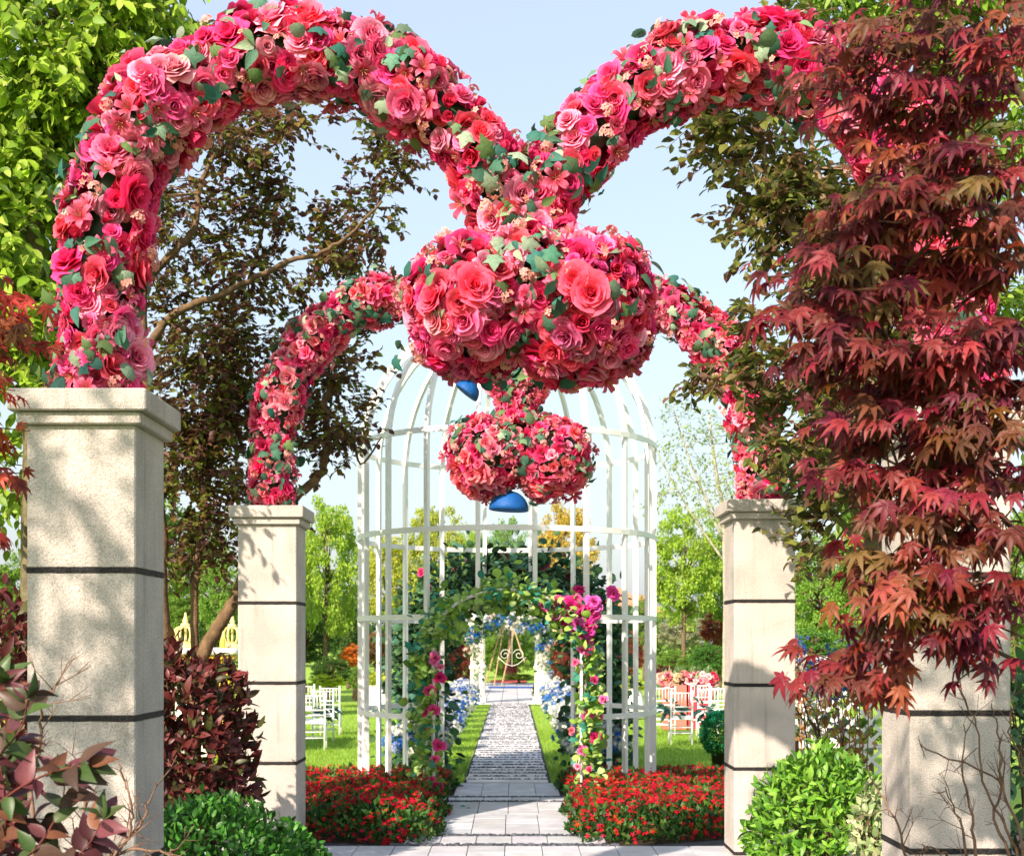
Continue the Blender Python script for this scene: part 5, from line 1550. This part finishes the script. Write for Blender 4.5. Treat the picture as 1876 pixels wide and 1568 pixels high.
def bg_tree(px, ytop, D, wpx, label, col, seed, ybot=None, trunk=(.14, .10, .06), group='trees closing the garden behind', rxy=None, name='garden_tree', cat='tree', flat=1.0):
    rng = np.random.default_rng(seed)
    top = P(px, ytop, D); rx = wpx * D / F_PX / 2
    zb = P(0, ybot if ybot else 1150, D)[2]
    cz = (top[2] + zb) / 2; rz = (top[2] - zb) / 2
    th = thing(name, label, cat, (top[0], D, 0), group)
    me, cl = BGC[seed % 4]
    o = obj('crown', me, M_LEAF, th, kind='stuff', local=True)
    o.scale = (rx, rx, rz); o.location = (0, 0, cz); o.rotation_euler = (0, 0, 0)
    o.color = (*col, 1)
    a = rng.uniform(0, 6.28)
    tb = [tube(smooth_path([(top[0], D, 0), (top[0] + rng.normal(0, .1), D, zb), (top[0], D, cz + rz * .6)], 5), np.linspace(.04 * rx + .06, .03, 11), 7, trunk)]
    for k in rng.choice(len(cl), 22, replace=False):
        e = np.array([top[0], D, cz]) + cl[k] * np.array([rx, rx, rz]); s = np.array([top[0], D, min(cz, e[2]) - .15 * rz])
        tb.append(tube([s, (s + e) / 2 + [0, 0, .1], e], [.02 * rx + .02, .02, .008], 4, trunk))
    obj('trunk', join(tb), M_BARK, th, True)
    return th
LG = (.32, .48, .05); YG = (.46, .50, .06); OG = (.55, .42, .07); DG = (.07, .15, .025); MG = (.19, .33, .045); RD = (.26, .055, .035); AG = (.40, .46, .06)
bgl = [(600, 890, 40, 150, 'bright green tree just outside the left far pillar', LG, 1200), (520, 940, 44, 150, 'green tree behind the left far pillar', MG, 1180), (330, 900, 36, 210, 'light green tree glimpsed between the left pillars', LG, 1170),
       (410, 1000, 30, 120, 'fresh green tree low between the left pillars', (.20, .36, .05), 1190), (705, 960, 52, 110, 'yellow-green tree behind the left bars of the birdcage', YG, 1160), (795, 905, 50, 150, 'golden-green tree rising behind the left half of the birdcage', AG, 1150),
       (860, 950, 58, 90, 'green tree between the golden trees behind the birdcage', LG, 1130), (930, 935, 60, 110, 'soft pale green tree in the middle behind the far blue dome', (.20, .36, .09), 1140), (1035, 905, 48, 135, 'orange-tinged yellow tree behind the right half of the birdcage', OG, 1130),
       (1255, 905, 44, 165, 'broad bright green tree between the birdcage and the right far pillar', LG, 1165), (1330, 940, 46, 120, 'green tree behind the right far pillar', MG, 1150),
       (1500, 960, 26, 170, 'bright green tree outside the right far pillar', (.22, .40, .05), 1190), (1590, 900, 30, 170, 'light green tree behind the maple tips', LG, 1200), (1420, 1010, 40, 120, 'yellow-green tree just past the right far pillar', YG, 1160),
       (40, 1000, 40, 160, 'green tree at the far left edge behind the near pillar', MG, 1200), (1180, 1080, 60, 60, 'small round green tree beside the peach house', MG, 1190), (190, 700, 34, 300, 'tall green tree behind the near left pillar', MG, 1100), (1850, 900, 30, 260, 'green tree at the far right edge behind the maple', MG, 1200), (1740, 850, 34, 240, 'green tree behind the near right pillar', LG, 1200)]
for i, (px, yt, D_, w, lab, c, yb) in enumerate(bgl):
    bg_tree(px, yt, D_, w, lab, c, 3000 + i, yb)
# darker understorey: round shrubs and hedge masses
ush = [(605, 1198, 36, 90, 'round dark green clipped bush behind the left chairs', DG, 1262, 'round_bush'), (600, 1232, 33, 84, 'chartreuse low hedge behind the left chairs', (.42, .55, .02), 1266, 'low_hedge'), (650, 1175, 40, 60, 'orange and yellow flowering bush behind the left bars', (.70, .24, .03), 1225, 'flowering_bush'),
       (660, 1215, 38, 70, 'green bush under the orange flowers', MG, 1265, 'round_bush'), (835, 1165, 45, 80, 'dark red maple mound left of the pergola', RD, 1262, 'red_bush'), (1030, 1165, 45, 90, 'dark red maple mound right of the pergola', RD, 1262, 'red_bush'),
       (990, 1215, 50, 26, 'orange-red bush at the foot of the right pergola column', (.45, .10, .03), 1265, 'red_bush'), (862, 1240, 40, 26, 'small green mound at the foot of the left pergola column', (.2, .25, .03), 1285, 'round_bush'), (985, 1245, 40, 26, 'small green mound at the foot of the right pergola column', (.3, .3, .03), 1285, 'round_bush'),
       (1315, 1110, 48, 80, 'dark red shrub tree beside the right far pillar', RD, 1190, 'red_bush'), (1300, 1172, 40, 90, 'rich green bush above the flower boxes', (.08, .22, .03), 1245, 'round_bush'), (1235, 1185, 42, 90, 'mid green bush near the birdcage, above the coral box', MG, 1250, 'round_bush'),
       (1215, 1215, 38, 60, 'dark crimson low bush between the birdcage and the coral box', (.14, .02, .03), 1250, 'red_bush'), (1250, 1120, 50, 110, 'grey-green bush with cream flowers under the bright tree', (.40, .42, .26), 1195, 'flowering_bush'), (1130, 1100, 50, 100, 'dark green rose bush behind the right bars', DG, 1200, 'round_bush'), (1150, 1150, 42, 70, 'dark red bush with orange tints behind the right bars', (.25, .06, .03), 1245, 'red_bush'),
       (770, 1130, 45, 110, 'dark green bush with pink flowers behind the left bars', DG, 1230, 'round_bush'), (700, 1150, 44, 90, 'orange-flowered bush behind the left bars', (.30, .16, .05), 1225, 'flowering_bush'), (930, 1150, 62, 120, 'light green bush closing the view through the pergola', (.16, .30, .03), 1245, 'round_bush'), (935, 1210, 60, 34, 'dark red bush seen under the scroll ornament', (.16, .03, .04), 1240, 'red_bush'), (950, 1232, 56, 70, 'yellow-green hedge under the dark red bush', (.30, .42, .03), 1248, 'low_hedge'),
       (1500, 1140, 18, 170, 'green bush above the lattice fence', (.12, .28, .04), 1260, 'round_bush'), (1590, 1190, 17, 140, 'dark green bush behind the lattice near the maple', DG, 1300, 'round_bush'), (1475, 1250, 17, 90, 'pale green bush right behind the lattice', (.22, .32, .10), 1380, 'round_bush'), (1560, 1300, 16, 120, 'green bush low behind the lattice', MG, 1400, 'round_bush'),
       (330, 1080, 34, 120, 'green bush above the gold crown', MG, 1180, 'round_bush'), (400, 1100, 32, 90, 'dark green bush behind the plum trunk', DG, 1200, 'round_bush'), (500, 1100, 40, 130, 'dark green bush behind the left far pillar', DG, 1250, 'round_bush'), (560, 1120, 46, 120, 'deep green thicket left of the clipped bush', DG, 1225, 'round_bush'), (640, 1080, 50, 110, 'deep green thicket under the bright tree', DG, 1220, 'round_bush'),
       (1400, 1120, 44, 120, 'dark bush behind the right far pillar', DG, 1240, 'round_bush'), (880, 1130, 66, 60, 'green bush behind the left pergola column', MG, 1240, 'round_bush'), (990, 1120, 66, 70, 'green bush behind the right pergola column', MG, 1240, 'round_bush'), (20, 1120, 36, 160, 'green bush behind the left edge photinia', MG, 1260, 'round_bush'), (1850, 1180, 26, 140, 'green bush past the near right pillar', MG, 1300, 'round_bush')]
for i, (px, yt, D_, w, lab, c, yb, nm) in enumerate(ush):
    bg_tree(px, yt, D_, w, lab, c, 3100 + i, yb, group='shrubs and hedges round the lawn', name=nm, cat='bush')
for px_, D_, w_, lab_ in ((-560, 15.5, 520, 'garden tree left of the view, level with the birdcage'), (-620, 21, 430, 'garden tree left of the view, level with the gold crowned pavilion'),
                          (-480, 27, 360, 'garden tree left of the view, farthest one shading the lawn'), (-700, 12.0, 560, 'garden tree left of the view, level with the far pillars')):
    bg_tree(px_, HOR - 4.3 * F_PX / D_, D_, w_, lab_, MG, 3300 + int(D_), HOR - .2 * F_PX / D_, group='shade trees left of the lawn')
# closing wood far off
rng = np.random.default_rng(99)
cs = []
n = 52000
X = rng.uniform(-60, 60, n); Y = 95 + rng.uniform(-3, 5, n)
prof = 5.0 + 1.0 * np.sin(X * .35) + .8 * np.sin(X * .9 + 2) + .5 * np.sin(X * 2.3)
prof = np.where((X > 5) & (X < 10.5), 3.6, prof)
Z = rng.uniform(0, 1, n) ** .8 * prof
pos = np.stack([X, Y, Z], -1)
M = frames(rng.normal(0, 1, (n, 3)), rng.normal(0, 1, (n, 3)) + [0, -.5, .5], .42 * rng.uniform(.6, 1.4, n))
obj('distant_wood', spread(LEAF_SMALL, M, pos, jitter_cols(rng, [(.10, .20, .03), (.16, .28, .04), (.06, .12, .02), (.22, .28, .05)], n, .2)), M_LEAF, None, kind='stuff', label='distant strip of woodland closing the view', cat='woodland')
# sparse weeping tree right of the cage
D = 30
tree('sparse_weeping_tree', 'sparse pale green tree with thin bare branches behind the right far arch', 'tree', (P(1330, 0, D)[0], D, 0),
     [(np.array([[P(1330, 0, D)[0], D, 0]] + pp(D, (1330, 1100), (1325, 950), (1310, 850), (1300, 760))), .09, .02), (np.array(pp(D, (1328, 1000), (1270, 860), (1240, 770), (1232, 740))), .03, .008), (np.array(pp(D, (1328, 1030), (1260, 930), (1215, 850), (1202, 820))), .03, .008), (np.array(pp(D, (1326, 980), (1290, 900), (1240, 855))), .02, .008)],
     [(P(1245, 790, D), (.45, .4, .7), 12), (P(1222, 880, D), (.35, .4, .6), 9), (P(1290, 830, D), (.5, .4, .8), 12), (P(1290, 930, D), (.6, .4, .5), 14), (P(1340, 820, D), (.6, .4, .8), 12)],
     LEAF_SMALL, .10, [(.26, .38, .10), (.32, .42, .14)], ntw=5, L=.5, k=6, droop=.5, bark=(.35, .33, .24), maxlink=2.5, rng=np.random.default_rng(1005))

# tree outside the frame that throws the dappled shade on the near pillars
tree('shade_tree', 'leafy tree standing beside the camera that dapples the near pillar', 'tree', (-5.4, .8, 0),
     [(np.array([(-5.4, .8, 0), (-5.35, .8, 1.5), (-5.2, .9, 3.2), (-5.0, 1.1, 5.0)]), .1, .03)],
     [((-4.75, 1.6, 5.55), (1.0, .5, .75), 26), ((-4.4, 1.9, 4.7), (.8, .6, .35), 10), ((-5.4, 1.2, 6.6), (.9, .6, .35), 7), ((-3.9, 2.0, 4.0), (.5, .4, .25), 5)], LEAF_WIDE, .11, [(.08, .16, .03)], ntw=5, L=.35, k=7, rng=np.random.default_rng(1006))

tree('shade_tree', 'unseen leafy tree added overhead behind the camera to shade the near right pillar', 'tree', (-3.2, -1.5, 0),  # extra unseen tree, added only to throw mottled shade on the right pillar
     [(np.array([(-3.2, -1.5, 0), (-3.1, -1.3, 2), (-2.6, -.6, 4.2), (-1.7, .4, 5.6)]), .1, .03)],
     [((-1.15, .9, 5.55), (.60, .5, .45), 10), ((-.9, 1.1, 5.0), (.5, .4, .30), 4)], LEAF_WIDE, .11, [(.08, .16, .03)], ntw=5, L=.35, k=7, rng=np.random.default_rng(1007))

# a few fallen leaves on the paving
for i, (px, py, lab) in enumerate(((852, 1480, 'teal silk leaf fallen on the paving inside the cage doorway'), (862, 1483, 'smaller teal silk leaf fallen beside the first on the paving'))):
    D_ = GY(py); c = P(px, py, D_); c[2] = .026
    a = 1.0 + i
    obj('fallen_leaf', xf(tint(IVY, (.03, .30, .24)), np.array([[math.cos(a), -math.sin(a), 0], [math.sin(a), math.cos(a), 0], [0, 0, 1]]), c, .09 - .03 * i), M_SILKLEAF, None, label=lab, cat='leaf')
